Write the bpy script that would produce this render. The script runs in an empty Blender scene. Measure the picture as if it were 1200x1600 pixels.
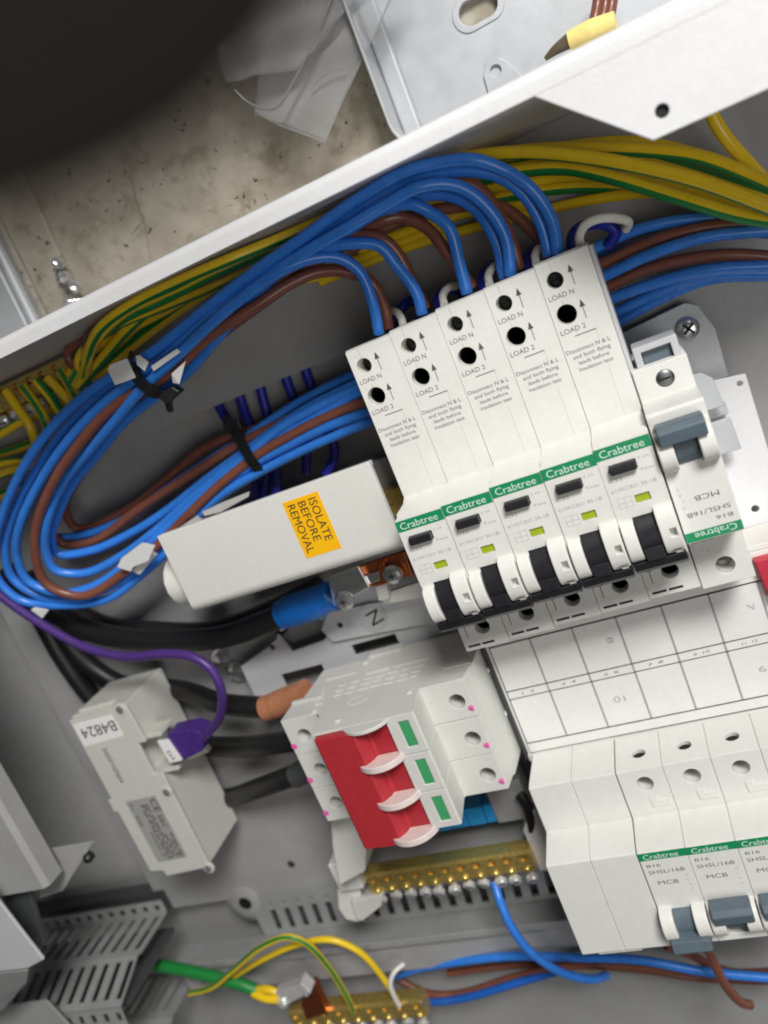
import bpy, bmesh, math, random
from mathutils import Vector, Matrix
random.seed(7)
scene = bpy.context.scene
COL = scene.collection

# ------------------------------------------------------------------ camera, light, exposure
# Working units are millimetres in panel coordinates: x along the device rows, y up the board,
# z out of the board.  W() turns them into Blender metres with z up.
def W(p):
    return Vector((p[0] * .001, -p[2] * .001, p[1] * .001))

CR = ((0.8927567, -0.37632251, -0.2477233), (-0.29188539, -0.90194893, 0.31826256), (-0.34320313, -0.21182422, -0.91506399))
CC = Vector((93.597, 2.000, 276.695))
FPX = 1245.7
cam_d = bpy.data.cameras.new('camera')
cam = bpy.data.objects.new('camera', cam_d)
COL.objects.link(cam)
scene.camera = cam
cam_d.sensor_fit = 'HORIZONTAL'
cam_d.sensor_width = 36.0
cam_d.lens = 36.0 * FPX / 1200.0
cam_d.clip_start = .005
cam_d.clip_end = 50
right = W(CR[0]).normalized(); up = -W(CR[1]).normalized(); back = -W(CR[2]).normalized()
M = Matrix((right, up, back)).transposed().to_4x4()
M.translation = W(CC)
cam.matrix_world = M
cam_d.dof.use_dof = True
cam_d.dof.focus_distance = .285
cam_d.dof.aperture_fstop = 10.5

world = bpy.data.worlds.new('World')
scene.world = world
world.use_nodes = True
bg = world.node_tree.nodes['Background']
bg.inputs[0].default_value = (0.92, 0.96, 1.0, 1)
bg.inputs[1].default_value = 0.03

def area(name, loc, target, size, power, col):
    d = bpy.data.lights.new(name, 'AREA')
    d.shape = 'RECTANGLE'; d.size = size[0]; d.size_y = size[1]
    d.energy = power; d.color = col
    o = bpy.data.objects.new(name, d); COL.objects.link(o)
    o.location = W(loc)
    o.rotation_euler = (W(target) - W(loc)).to_track_quat('-Z', 'Y').to_euler()
    return o
area('ceiling_light', (520, 690, 780), (20, -80, 0), (.38, .3), 16.4, (1.0, .99, .97))
area('room_light', (500, -350, 1100), (0, -140, 0), (.6, .6), 3.6, (1.0, .98, .95))

scene.cycles.filter_width = 1.9
scene.view_settings.view_transform = 'Standard'
scene.view_settings.look = 'None'
scene.view_settings.gamma = 1
scene.view_settings.exposure = 0.0

# ------------------------------------------------------------------ helpers
def at(px, py, z):
    """point seen at pixel (px, py) of the 1200 x 1600 photograph at height z above the board"""
    a = (px - 600) / FPX; b = (py - 800) / FPX
    v = Vector([CR[0][i] * a + CR[1][i] * b + CR[2][i] for i in range(3)])
    return CC + v * ((z - CC.z) / v.z)

def lin(r, g, b):
    def c(u):
        u /= 255.0
        return u / 12.92 if u <= .04045 else ((u + .055) / 1.055) ** 2.4
    return (c(r), c(g), c(b), 1)

MATS = {}
def mat(name, rgb, rough=.5, metal=0.0, nscale=400, namt=.06, bump=.0, bscale=900, spec=.5, coat=0.0, trans=0.0, dirt=0.0):
    m = bpy.data.materials.new(name); m.use_nodes = True
    nt = m.node_tree; N = nt.nodes; L = nt.links
    p = N['Principled BSDF']
    base = lin(*rgb)
    tc = N.new('ShaderNodeTexCoord')
    nz = N.new('ShaderNodeTexNoise'); nz.inputs['Scale'].default_value = nscale; nz.inputs['Detail'].default_value = 4
    L.new(tc.outputs['Object'], nz.inputs['Vector'])
    cr = N.new('ShaderNodeValToRGB')
    lo = [max(0, c * (1 - namt)) for c in base[:3]] + [1]; hi = [min(1, c * (1 + namt)) for c in base[:3]] + [1]
    cr.color_ramp.elements[0].position = .3; cr.color_ramp.elements[0].color = lo
    cr.color_ramp.elements[1].position = .7; cr.color_ramp.elements[1].color = hi
    L.new(nz.outputs['Fac'], cr.inputs['Fac'])
    last = cr.outputs['Color']
    if dirt > 0:
        n2 = N.new('ShaderNodeTexNoise'); n2.inputs['Scale'].default_value = 55; n2.inputs['Detail'].default_value = 6
        n2.inputs['Roughness'].default_value = .65
        L.new(tc.outputs['Object'], n2.inputs['Vector'])
        r2 = N.new('ShaderNodeValToRGB')
        r2.color_ramp.elements[0].position = .30; r2.color_ramp.elements[0].color = (dirt, dirt, dirt, 1)
        r2.color_ramp.elements[1].position = .62; r2.color_ramp.elements[1].color = (0, 0, 0, 1)
        L.new(n2.outputs['Fac'], r2.inputs['Fac'])
        mx = N.new('ShaderNodeMixRGB'); mx.blend_type = 'MIX'
        mx.inputs[2].default_value = (base[0] * .6, base[1] * .57, base[2] * .5, 1)
        L.new(r2.outputs['Color'], mx.inputs[0]); L.new(last, mx.inputs[1]); last = mx.outputs[0]
    L.new(last, p.inputs['Base Color'])
    rr = N.new('ShaderNodeMapRange'); rr.inputs[3].default_value = max(0.02, rough - .08); rr.inputs[4].default_value = min(1, rough + .08)
    L.new(nz.outputs['Fac'], rr.inputs[0]); L.new(rr.outputs[0], p.inputs['Roughness'])
    p.inputs['Metallic'].default_value = metal
    p.inputs['Specular IOR Level'].default_value = spec
    p.inputs['Coat Weight'].default_value = coat
    if trans: p.inputs['Transmission Weight'].default_value = trans
    if bump > 0:
        nb = N.new('ShaderNodeTexNoise'); nb.inputs['Scale'].default_value = bscale; nb.inputs['Detail'].default_value = 3
        L.new(tc.outputs['Object'], nb.inputs['Vector'])
        b = N.new('ShaderNodeBump'); b.inputs['Strength'].default_value = bump; b.inputs['Distance'].default_value = .0004
        L.new(nb.outputs['Fac'], b.inputs['Height']); L.new(b.outputs['Normal'], p.inputs['Normal'])
    MATS[name] = m
    return m

mat('rcbo_white', (229, 228, 222), .42, bump=.05, bscale=2500, namt=.025, dirt=.10)
mat('mcb_white', (226, 225, 220), .45, bump=.05, bscale=2500, namt=.025, dirt=.10)
mat('cheek_white', (232, 230, 224), .30, namt=.02)
mat('cover_white', (224, 222, 216), .38, bump=.06, bscale=1800, namt=.02, dirt=.06)
mat('label_white', (232, 231, 228), .35, namt=.02, dirt=.06)
mat('iso_grey', (212, 212, 206), .48, bump=.06, bscale=2200, namt=.03, dirt=.12)
mat('ct_grey', (204, 203, 195), .5, bump=.06, bscale=2200, namt=.03, dirt=.10)
mat('powder_white', (226, 226, 228), .42, bump=.25, bscale=1500, namt=.02, dirt=.08)
mat('powder_grey', (160, 160, 161), .45, bump=.22, bscale=1400, namt=.03, dirt=.22)
mat('plate_grey', (196, 197, 200), .42, bump=.15, bscale=1400, namt=.03, dirt=.15)
mat('slot_grey', (154, 155, 156), .45, bump=.15, bscale=1400, namt=.05, dirt=.3)
mat('galv', (192, 194, 197), .5, metal=.35, nscale=120, namt=.05, bump=.10, bscale=500, dirt=.08)
mat('steel', (214, 214, 214), .22, metal=.8, namt=.08)
mat('bright_screw', (226, 226, 224), .2, metal=.45, namt=.1)
mat('dull_steel', (120, 122, 120), .4, metal=.9, namt=.15)
mat('dark_steel', (60, 62, 60), .45, metal=.8, namt=.2)
mat('brass', (222, 194, 112), .30, metal=.75, nscale=600, namt=.22, bump=.1)
mat('copper', (186, 104, 66), .38, metal=.9, nscale=500, namt=.2)
mat('black_plastic', (33, 33, 36), .38, namt=.1)
mat('black_rubber', (28, 28, 29), .42, namt=.12, bump=.12, bscale=300)
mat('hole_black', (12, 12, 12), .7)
mat('tie_black', (22, 22, 23), .4)
mat('lever_grey', (92, 106, 115), .42, namt=.05)
mat('green_strip', (20, 140, 88), .42, namt=.05)
mat('print_white', (215, 235, 225), .5, namt=.03)
mat('print_black', (38, 38, 40), .6, namt=.1)
mat('print_grey', (96, 95, 93), .6, namt=.1)
mat('print_faint', (176, 174, 168), .6, namt=.08)
mat('divider_grey', (160, 160, 158), .5)
mat('flag_green', (160, 175, 30), .4)
mat('win_green', (70, 160, 105), .35)
mat('red_lever', (178, 46, 55), .45, nscale=250, namt=.05, dirt=.05)
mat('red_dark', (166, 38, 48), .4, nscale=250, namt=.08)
mat('fin_pink', (226, 210, 205), .4)
mat('pink_ink', (232, 96, 170), .6)
mat('orange_label', (255, 190, 12), .45, namt=.03)
mat('blue_tile', (30, 145, 212), .4)
mat('blue_sleeve', (20, 96, 178), .4, bump=.1, bscale=300)
mat('blue_wire', (56, 130, 226), .28, namt=.06, nscale=150, bump=.06, bscale=400, dirt=.10)
mat('blue_wire_b', (34, 98, 190), .38, namt=.06, nscale=150, bump=.06, bscale=400, dirt=.12)
mat('navy_wire', (38, 42, 158), .38, namt=.08)
mat('brown_wire', (128, 78, 63), .32, namt=.08, nscale=150, bump=.06, bscale=400, dirt=.12)
mat('brown_sleeve', (176, 118, 86), .42, namt=.06)
mat('yellow_wire', (246, 208, 38), .3, namt=.05, nscale=150)
mat('green_wire', (34, 132, 62), .38, namt=.06, nscale=150)
mat('white_wire', (232, 230, 222), .4)
mat('purple_wire', (76, 48, 118), .4, namt=.06)
mat('purple_plug', (70, 42, 122), .42)
mat('sticker_white', (236, 235, 232), .5, namt=.02)
mat('sticker_grey', (182, 183, 184), .5, namt=.04)
mat('plate_label', (160, 160, 156), .5)
mat('yellow_sleeve', (252, 226, 140), .45)
mat('red_plastic', (190, 40, 62), .4)
mat('occluder_brown', (22, 18, 15), .95, namt=.15, spec=.1)
mat('tape_brown', (96, 84, 68), .6)
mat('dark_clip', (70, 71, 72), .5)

mat('crack_brown', (112, 100, 84), .9)
def concrete():
    m = bpy.data.materials.new('concrete'); m.use_nodes = True
    nt = m.node_tree; N = nt.nodes; L = nt.links; p = N['Principled BSDF']
    tc = N.new('ShaderNodeTexCoord')
    def noise(sc, det, ro=.5):
        n = N.new('ShaderNodeTexNoise'); n.inputs['Scale'].default_value = sc; n.inputs['Detail'].default_value = det
        n.inputs['Roughness'].default_value = ro
        L.new(tc.outputs['Object'], n.inputs['Vector']); return n
    def ramp(src, a, ca, b, cb):
        r = N.new('ShaderNodeValToRGB'); e = r.color_ramp.elements
        e[0].position = a; e[0].color = ca; e[1].position = b; e[1].color = cb
        L.new(src, r.inputs['Fac']); return r
    big = ramp(noise(28, 5, .6).outputs['Fac'], .35, lin(150, 143, 128), .65, lin(190, 183, 168))
    patch = ramp(noise(70, 6, .6).outputs['Fac'], .36, lin(190, 183, 168), .46, lin(255, 255, 255))
    mu = N.new('ShaderNodeMixRGB'); mu.blend_type = 'MULTIPLY'; mu.inputs[0].default_value = .55
    L.new(big.outputs[0], mu.inputs[1]); L.new(patch.outputs[0], mu.inputs[2])
    pits = ramp(noise(270, 4, .55).outputs['Fac'], .315, (.12, .10, .075, 1), .345, (1, 1, 1, 1))
    area_m = ramp(noise(45, 2).outputs['Fac'], .42, (1, 1, 1, 1), .58, (0, 0, 0, 1))
    mp = N.new('ShaderNodeMixRGB'); mp.blend_type = 'MULTIPLY'
    L.new(area_m.outputs[0], mp.inputs[0]); mp.inputs[0].default_value = 1
    L.new(mu.outputs[0], mp.inputs[1]); L.new(pits.outputs[0], mp.inputs[2])
    L.new(mp.outputs[0], p.inputs['Base Color'])
    p.inputs['Roughness'].default_value = .8
    b = N.new('ShaderNodeBump'); b.inputs['Strength'].default_value = .5; b.inputs['Distance'].default_value = .001
    L.new(pits.outputs[0], b.inputs['Height']); L.new(b.outputs['Normal'], p.inputs['Normal'])
    MATS['concrete'] = m
concrete()

def film():
    m = bpy.data.materials.new('clear_film'); m.use_nodes = True
    nt = m.node_tree; N = nt.nodes; L = nt.links; p = N['Principled BSDF']
    p.inputs['Base Color'].default_value = (.85, .86, .88, 1); p.inputs['Roughness'].default_value = .22
    tr = N.new('ShaderNodeBsdfTransparent'); tr.inputs[0].default_value = (.97, .97, .97, 1)
    lw = N.new('ShaderNodeLayerWeight'); lw.inputs[0].default_value = .35
    mr = N.new('ShaderNodeMapRange'); mr.inputs[3].default_value = .20; mr.inputs[4].default_value = .85
    L.new(lw.outputs['Facing'], mr.inputs[0])
    mx = N.new('ShaderNodeMixShader'); L.new(mr.outputs[0], mx.inputs[0])
    L.new(tr.outputs[0], mx.inputs[1]); L.new(p.outputs[0], mx.inputs[2])
    L.new(mx.outputs[0], N['Material Output'].inputs[0])
    MATS['clear_film'] = m
film()

mat('film_edge', (168, 168, 168), .25, namt=.05)
_font = {}
def text_geo(s):
    if s not in _font:
        c = bpy.data.curves.new('tmp', 'FONT'); c.body = s; c.size = 1.0; c.resolution_u = 3
        o = bpy.data.objects.new('tmp', c); COL.objects.link(o)
        dg = bpy.context.evaluated_depsgraph_get()
        me = bpy.data.meshes.new_from_object(o.evaluated_get(dg))
        vs = [v.co.copy() for v in me.vertices]; fs = [list(p.vertices) for p in me.polygons]
        w = max([v.x for v in vs]) if vs else 0
        bpy.data.objects.remove(o); bpy.data.curves.remove(c); bpy.data.meshes.remove(me)
        _font[s] = (vs, fs, w)
    return _font[s]

class MB:
    def __init__(self): self.v = []; self.f = []; self.mi = []
    def _add(self, vs, fs, m=0):
        o = len(self.v); self.v += [Vector(v) for v in vs]
        for f in fs: self.f.append([o + i for i in f]); self.mi.append(m)
    def box(self, x0, x1, y0, y1, z0, z1, m=0):
        x0, x1 = min(x0, x1), max(x0, x1); y0, y1 = min(y0, y1), max(y0, y1); z0, z1 = min(z0, z1), max(z0, z1)
        self._add([(x0, y0, z0), (x1, y0, z0), (x1, y1, z0), (x0, y1, z0), (x0, y0, z1), (x1, y0, z1), (x1, y1, z1), (x0, y1, z1)],
                  [(0, 3, 2, 1), (4, 5, 6, 7), (0, 1, 5, 4), (1, 2, 6, 5), (2, 3, 7, 6), (3, 0, 4, 7)], m)
        return self
    def prism(self, poly, axis, a0, a1, m=0):
        def mk(p, a):
            return {'x': (a, p[0], p[1]), 'y': (p[0], a, p[1]), 'z': (p[0], p[1], a)}[axis]
        n = len(poly)
        vs = [mk(p, a0) for p in poly] + [mk(p, a1) for p in poly]
        fs = [list(range(n))[::-1], [n + i for i in range(n)]]
        fs += [(i, (i + 1) % n, n + (i + 1) % n, n + i) for i in range(n)]
        self._add(vs, fs, m); return self
    def cyl(self, p0, p1, r0, r1=None, n=18, m=0, cap=True):
        r1 = r0 if r1 is None else r1
        p0 = Vector(p0); p1 = Vector(p1); d = (p1 - p0).normalized()
        a = d.cross(Vector((0, 0, 1)) if abs(d.z) < .9 else Vector((1, 0, 0))).normalized(); b = d.cross(a)
        vs = []
        for p, r in ((p0, r0), (p1, r1)):
            for i in range(n):
                t = 2 * math.pi * i / n; vs.append(p + a * (r * math.cos(t)) + b * (r * math.sin(t)))
        fs = [(i, (i + 1) % n, n + (i + 1) % n, n + i) for i in range(n)]
        if cap: fs += [list(range(n))[::-1], [n + i for i in range(n)]]
        self._add(vs, fs, m); return self
    def lathe(self, p, d, prof, n=18, m=0):
        """prof: (distance along d, radius)"""
        p = Vector(p); d = Vector(d).normalized()
        a = d.cross(Vector((0, 0, 1)) if abs(d.z) < .9 else Vector((1, 0, 0))).normalized(); b = d.cross(a)
        vs = []; fs = []
        for h, r in prof:
            for i in range(n):
                t = 2 * math.pi * i / n; vs.append(p + d * h + a * (r * math.cos(t)) + b * (r * math.sin(t)))
        for k in range(len(prof) - 1):
            for i in range(n):
                j = (i + 1) % n; fs.append((k * n + i, k * n + j, (k + 1) * n + j, (k + 1) * n + i))
        fs.append(list(range(n))[::-1]); fs.append([(len(prof) - 1) * n + i for i in range(n)])
        self._add(vs, fs, m); return self
    def tube(self, pts, r, n=12, stripe=None, twist=0.0, sub=6, m=0, m2=1):
        P = catmull(pts, sub)
        rad = r if callable(r) else (lambda t: r)
        T = [(P[min(i + 1, len(P) - 1)] - P[max(i - 1, 0)]).normalized() for i in range(len(P))]
        a = T[0].cross(Vector((0, 0, 1)))
        if a.length < .1: a = T[0].cross(Vector((0, 1, 0)))
        a.normalize(); vs = []; fs = []; mi = []
        for i, p in enumerate(P):
            a = (a - T[i] * a.dot(T[i])).normalized(); b = T[i].cross(a)
            R = rad(i / (len(P) - 1))
            for k in range(n):
                t = 2 * math.pi * k / n + twist * i / (len(P) - 1); vs.append(p + a * (R * math.cos(t)) + b * (R * math.sin(t)))
        for i in range(len(P) - 1):
            for k in range(n):
                j = (k + 1) % n
                fs.append((i * n + k, i * n + j, (i + 1) * n + j, (i + 1) * n + k)); mi.append(m2 if stripe and k in stripe else m)
        fs.append(list(range(n))[::-1]); mi.append(m); fs.append([(len(P) - 1) * n + k for k in range(n)]); mi.append(m)
        o = len(self.v); self.v += vs
        for f, q in zip(fs, mi): self.f.append([o + i for i in f]); self.mi.append(q)
        return self
    def text(self, s, size, org, u=(1, 0, 0), v=(0, 1, 0), width=None, align='L', m=0, depth=0):
        vs, fs, w = text_geo(s)
        sx = size if width is None else width / max(w, .01)
        u = Vector(u).normalized(); v = Vector(v).normalized(); org = Vector(org); nn = u.cross(v)
        ox = 0 if align == 'L' else (-w / 2 if align == 'C' else -w)
        self._add([org + u * ((p.x + ox) * sx) + v * (p.y * size) for p in vs], fs, m)
        return self
    def mesh(self, name):
        me = bpy.data.meshes.new(name)
        me.from_pydata([W(v) for v in self.v], [], self.f)
        me.polygons.foreach_set('material_index', self.mi)
        bm = bmesh.new(); bm.from_mesh(me); bmesh.ops.recalc_face_normals(bm, faces=bm.faces); bm.to_mesh(me); bm.free()
        return me

def catmull(pts, sub=6):
    P = [Vector(p) for p in pts]
    if len(P) == 2: return [P[0].lerp(P[1], i / sub) for i in range(sub + 1)]
    Q = [P[0] * 2 - P[1]] + P + [P[-1] * 2 - P[-2]]; out = []
    for i in range(1, len(Q) - 2):
        p0, p1, p2, p3 = Q[i - 1:i + 3]
        d0 = max((p1 - p0).length, .01) ** .5; d1 = max((p2 - p1).length, .01) ** .5; d2 = max((p3 - p2).length, .01) ** .5
        m1 = (p2 - p1) + ((p1 - p0) / d0 - (p2 - p0) / (d0 + d1)) * d1
        m2 = (p2 - p1) + ((p3 - p2) / d2 - (p3 - p1) / (d1 + d2)) * d1
        for s in range(sub):
            t = s / sub; t2 = t * t; t3 = t2 * t
            out.append(p1 * (2 * t3 - 3 * t2 + 1) + m1 * (t3 - 2 * t2 + t) + p2 * (-2 * t3 + 3 * t2) + m2 * (t3 - t2))
    out.append(P[-1]); return out

def cut(a, b):
    """mesh of MB a minus MB b"""
    ma = a.mesh('a'); mb_ = b.mesh('b')
    oa = bpy.data.objects.new('ta', ma); ob = bpy.data.objects.new('tb', mb_)
    COL.objects.link(oa); COL.objects.link(ob)
    md = oa.modifiers.new('b', 'BOOLEAN'); md.operation = 'DIFFERENCE'; md.object = ob; md.solver = 'EXACT'
    dg = bpy.context.evaluated_depsgraph_get()
    me = bpy.data.meshes.new_from_object(oa.evaluated_get(dg))
    bpy.data.objects.remove(oa); bpy.data.objects.remove(ob)
    return me

def tag(o, label=None, cat=None, group=None, kind=None):
    if label: o['label'] = label
    if cat: o['category'] = cat
    if group: o['group'] = group
    if kind: o['kind'] = kind
    return o

def build(mb, name, mats, parent=None, bevel=0.0, seg=2, smooth=35, off=(0, 0, 0)):
    me = mb if isinstance(mb, bpy.types.Mesh) else mb.mesh(name)
    me.name = name
    if isinstance(mats, str): mats = [mats]
    for k in mats: me.materials.append(MATS[k])
    me.polygons.foreach_set('use_smooth', [True] * len(me.polygons))
    if not bevel: me.set_sharp_from_angle(angle=math.radians(smooth))
    o = bpy.data.objects.new(name, me); COL.objects.link(o)
    o.parent = parent
    o.location = W(off)
    if bevel:
        b = o.modifiers.new('bevel', 'BEVEL'); b.width = bevel * .001; b.segments = seg
        b.limit_method = 'ANGLE'; b.angle_limit = math.radians(35); b.harden_normals = True
    return o

def thing(name, label, cat, loc=(0, 0, 0), group=None):
    o = bpy.data.objects.new(name, None); COL.objects.link(o)
    o.empty_display_size = .005; o.location = W(loc)
    return tag(o, label, cat, group)

def copy_tree(o, parent=None):
    c = o.copy(); COL.objects.link(c); c.parent = parent
    for ch in list(o.children): copy_tree(ch, c)
    return c

def screw_head(parent, p, r, d=(0, 0, 1), name='screw', m='steel', slot='cross'):
    p = Vector(p); d = Vector(d).normalized()
    b = MB().lathe(p, d, [(-1.5, r), (0, r), (r * .35, r * .8), (r * .5, r * .35)], 16)
    u = d.cross(Vector((.3, 1, .2))).normalized(); w = d.cross(u)
    c = MB()
    def bar(u, w):
        q = [p + u * sx * r * .7 + w * sy * r * .11 + d * h for h in (r * .28, r * .8) for sx, sy in ((-1, -1), (1, -1), (1, 1), (-1, 1))]
        c._add(q, [(0, 3, 2, 1), (4, 5, 6, 7), (0, 1, 5, 4), (1, 2, 6, 5), (2, 3, 7, 6), (3, 0, 4, 7)])
    bar(u, w)
    me = cut(b, c)
    if slot == 'cross':
        pass
    return build(me, name, m, parent, smooth=30)

# ------------------------------------------------------------------ setting: wall behind the board
g = MB().box(-900, 900, -900, 700, -95, -79.5)
cw = tag(build(g, 'concrete_wall', 'concrete'), 'cream concrete wall with dark pits and patches behind the board', 'wall', kind='structure')
for l_ in (((188, 235), (196, 262), (206, 285), (214, 312), (224, 345), (233, 385), (240, 425)), ((224, 345), (216, 356), (206, 366))):
    build(MB().tube([at(x + random.uniform(-3, 3), y, -79.55) for x, y in l_], lambda t: .08 + .14 * math.sin(3.1 * t), 6), 'crack', 'crack_brown', cw)

# ------------------------------------------------------------------ enclosure
BACK = -78.0
enc = thing('board_enclosure', 'white and grey sheet metal distribution board enclosure with pointed lip', 'enclosure', (0, 0, BACK))
def epart(mb, name, m, **k): return build(mb, name, m, enc, off=(0, 0, -BACK), **k)
epart(MB().box(-430, 260, -460, 47, BACK - 1, BACK), 'back_panel', 'powder_grey')
# wall with rolled front lip: constant section, folded down to the pointed tab on the right
prof = [(47.6, BACK)]
for i in range(7):
    t = math.radians(90 * i / 6); prof.append((44.6 + 3 * math.cos(t), 37.6 + 3 * math.sin(t)))
prof += [(41.4, 40.6), (41.4, 39.4), (44.6, 39.4), (46.2, 37.6), (46.2, BACK)]
epart(MB().prism([(a, b) for a, b in prof], 'x', -432, 260), 'side_wall', 'powder_white')
lip = MB().prism([(88.5, 41.5), (113, 18.8), (260, 18.8), (260, 44), (88.5, 44)], 'z', 39.3, 40.5)
hole = MB().cyl((117, 24.5, 30), (117, 24.5, 50), 1.75, n=24)
epart(cut(lip, hole), 'pointed_lip', 'powder_white', bevel=.25)
epart(MB().cyl((117, 24.5, 20), (117, 24.5, 39.2), 2.6, n=20), 'fixing_bush', 'hole_black')
epart(MB().box(-432, -430, -460, 46, BACK, 30), 'left_wall', 'powder_grey')
epart(MB().box(-284, 150, -2.5, 46, -53.5, -52), 'upper_panel', 'powder_grey')
# raised pan carrying the devices
pan = MB().box(-268, 150, -272, -1, -63, -61.5)
cutm = MB()
for (x, y) in ((-112, -240), (-240, -230), (-260, -60), (40, -20)): cutm.cyl((x, y, -70), (x, y, -50), 2.2, n=16)
epart(cut(pan, cutm), 'mounting_pan', 'powder_grey')

# slotted strip below the brass bar
slots = MB()
for i in range(20):
    x = -196 + i * 9.3
    slots.prism([(x, -283.4), (x + 4.2, -283.4), (x + 2.6, -298), (x - 1.6, -298)], 'z', -70, -50)
    slots.cyl((x + 2.6, -279.6, -70), (x + 2.6, -279.6, -50), 1.2, n=10)
epart(cut(MB().box(-207, -10, -301, -272.3, -63, -61), slots), 'slotted_strip', 'slot_grey', bevel=.3)
epart(MB().box(-206, -11, -300, -273, -68, -66.5), 'slot_shade_plate', 'dark_clip')  # dark sheet standing in for the shade behind the slots
epart(MB().box(-268, 30, -305.5, -301.2, -63, -46), 'trough_edge', 'slot_grey', bevel=.5)
epart(MB().box(-268, 120, -326, -305.7, -60, -50), 'trough_face', 'powder_grey', bevel=.8)
# side lip of the left wall
epart(MB().prism([(-430, 31), (-228, 31), (-225.5, 29), (-225.5, 20), (-227, 20), (-227, 27.5), (-229, 29.4), (-430, 29.4)], 'y', 60, -176), 'front_lip', 'powder_grey')
ptx = [at(*q) for q in ((62, 1330, 16), (146, 1316, 16), (98, 1392, 16), (62, 1404, 16))]
epart(MB().prism([(p.x, p.y) for p in ptx], 'z', 14.6, 16), 'lip_tab', 'powder_grey', bevel=.2)
p = at(138, 1340, 16); epart(MB().lathe((p.x, p.y, 14), (0, 0, 1), [(0, 2.4), (3, 2.4), (4.2, 1.4)], 14), 'tab_screw', 'dark_steel')
# bolts and dents in the side wall
for q in ((40, 980, -72), (368, 1052, -58), (345, 1032, -58)):
    p = at(*q)
    sc = MB().lathe((p.x, p.y, p.z - 4), (0, 0, 1), [(0, 6), (2.6, 6), (2.8, 4.4), (4.6, 4.0), (5.4, 2.0)], 16)
    epart(sc, 'fixing_bolt', 'steel')
p = at(385, 1408, -62)
epart(MB().lathe((p.x, p.y, -64), (0, 0, 1), [(0, 16), (1.2, 15), (3.4, 8), (3.8, 4.2), (0, 4)], 28), 'pressed_dimple', 'powder_grey')
epart(MB().cyl((p.x, p.y, -61), (p.x, p.y, -60), 4.1, n=20), 'dimple_hole', 'hole_black')
p = at(455, 1350, -61.5); epart(MB().lathe((p.x, p.y, -62), (0, 0, 1), [(0, 2.6), (.8, 2.2), (1, 1.2)], 14), 'rivet', 'dull_steel')

# ------------------------------------------------------------------ pan brackets and rail
brk = thing('neutral_bracket', 'pale grey slotted metal bracket marked N left of the breakers', 'bracket', (-90, -120, -52))
o_ = (90, 120, 52)
pl = MB().prism([(-133, -127), (-107, -118), (-98, -104), (6, -104), (6, -150), (-118, -186), (-133, -170)], 'z', -51.5, -50)
cu = MB()
cu.prism([(-105, -115), (-81, -112.5), (-78, -121), (-83, -125), (-102, -126.5)], 'z', -60, -40)
cu.box(-71, -47.5, -136.8, -131.3, -60, -40)
cu.box(-113.5, -90, -148, -136.8, -60, -40)
for q in ((425, 1012), (530, 977)):
    p = at(q[0], q[1], -50); cu.cyl((p.x, p.y, -60), (p.x, p.y, -40), 1.5, n=14)
build(cut(pl, cu), 'plate', 'plate_grey', brk, bevel=.3, off=o_)
p = at(583, 965, -44)
pl2 = MB()
pp = [at(*q, -47.5) for q in ((512, 957), (502, 985), (520, 1003), (700, 968), (690, 905), (640, 925), (600, 940))]
b2 = MB().prism([(a.x, a.y) for a in pp], 'z', -49, -47.5)
c2 = MB()
for q in ((531, 977),): a = at(*q, -47.5); c2.cyl((a.x, a.y, -55), (a.x, a.y, -40), 1.5, n=14)
build(cut(b2, c2), 'marked_tab', 'plate_grey', brk, bevel=.4, off=o_)
a = at(583, 966, -47.5)
dsc = build(MB().cyl((a.x, a.y, -47.8), (a.x, a.y, -47.3), 7.6, n=28), 'sticker', 'sticker_grey', brk, off=o_)
dsc['label'] = 'round grey sticker with black letter N'
build(MB().text('N', 10.5, (a.x - 3.4, a.y + 3.4, -47.2), (.25, -1, 0), (1, .25, 0)), 'lettering', 'print_black', dsc)
a = at(540, 930, -36)

rail = thing('rail_end_plate', 'white sheet metal plate at the right end of the breaker row', 'plate', (120, -100, -46))
o_ = (-120, 100, 46)
b1 = MB().prism([(106, -62.5), (127, -65), (127, -190), (90, -190), (90, -62.5)], 'z', -46, -44.6)
c1 = MB(); a = at(1180, 795, -45); c1.cyl((a.x, a.y, -50), (a.x, a.y, -40), 1.4, n=14)
a = at(1160, 598, -45); c1.cyl((a.x - 1, a.y, -50), (a.x - 1, a.y, -40), 1.0, n=12)
build(cut(b1, c1), 'plate', 'powder_white', rail, bevel=.5, off=o_)
b1 = MB().prism([(90, -36), (115, -33.5), (119, -36), (122.5, -47), (122, -66), (90, -66)], 'z', -56, -54.5)
build(b1, 'backing_plate', 'plate_grey', rail, bevel=.4, off=o_)
a = at(1075, 513, -54)
rs = build(MB().lathe((a.x, a.y, -55), (0, 0, 1), [(0, 4.4), (2.2, 4.2), (3.2, 2.6), (3.2, 0.1)], 20), 'screw', 'steel', rail, off=o_)
sl = MB()
for k in range(2):
    t = math.radians(35 + 90 * k); ux, uy = math.cos(t), math.sin(t)
    sl.prism([(a.x + ux * 2.6 - uy * .5, a.y + uy * 2.6 + ux * .5), (a.x - ux * 2.6 - uy * .5, a.y - uy * 2.6 + ux * .5),
              (a.x - ux * 2.6 + uy * .5, a.y - uy * 2.6 - ux * .5), (a.x + ux * 2.6 + uy * .5, a.y + uy * 2.6 - ux * .5)], 'z', -52.2, -51.6)
build(sl, 'cross_slot', 'hole_black', rs, off=(0, 0, 0))
rs.location = W(o_)
b1 = MB().prism([(100, -59), (105, -57), (112, -57.6), (115.3, -61), (116.3, -72), (100, -72)], 'z', -37, -35.6)
b1.prism([(100, -77), (117, -77), (117.6, -90), (100, -90)], 'z', -37.5, -36.2)
b1.prism([(100, -72.1), (117.2, -72.1), (117.2, -76.9), (100, -76.9)], 'z', -43, -41)
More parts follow.
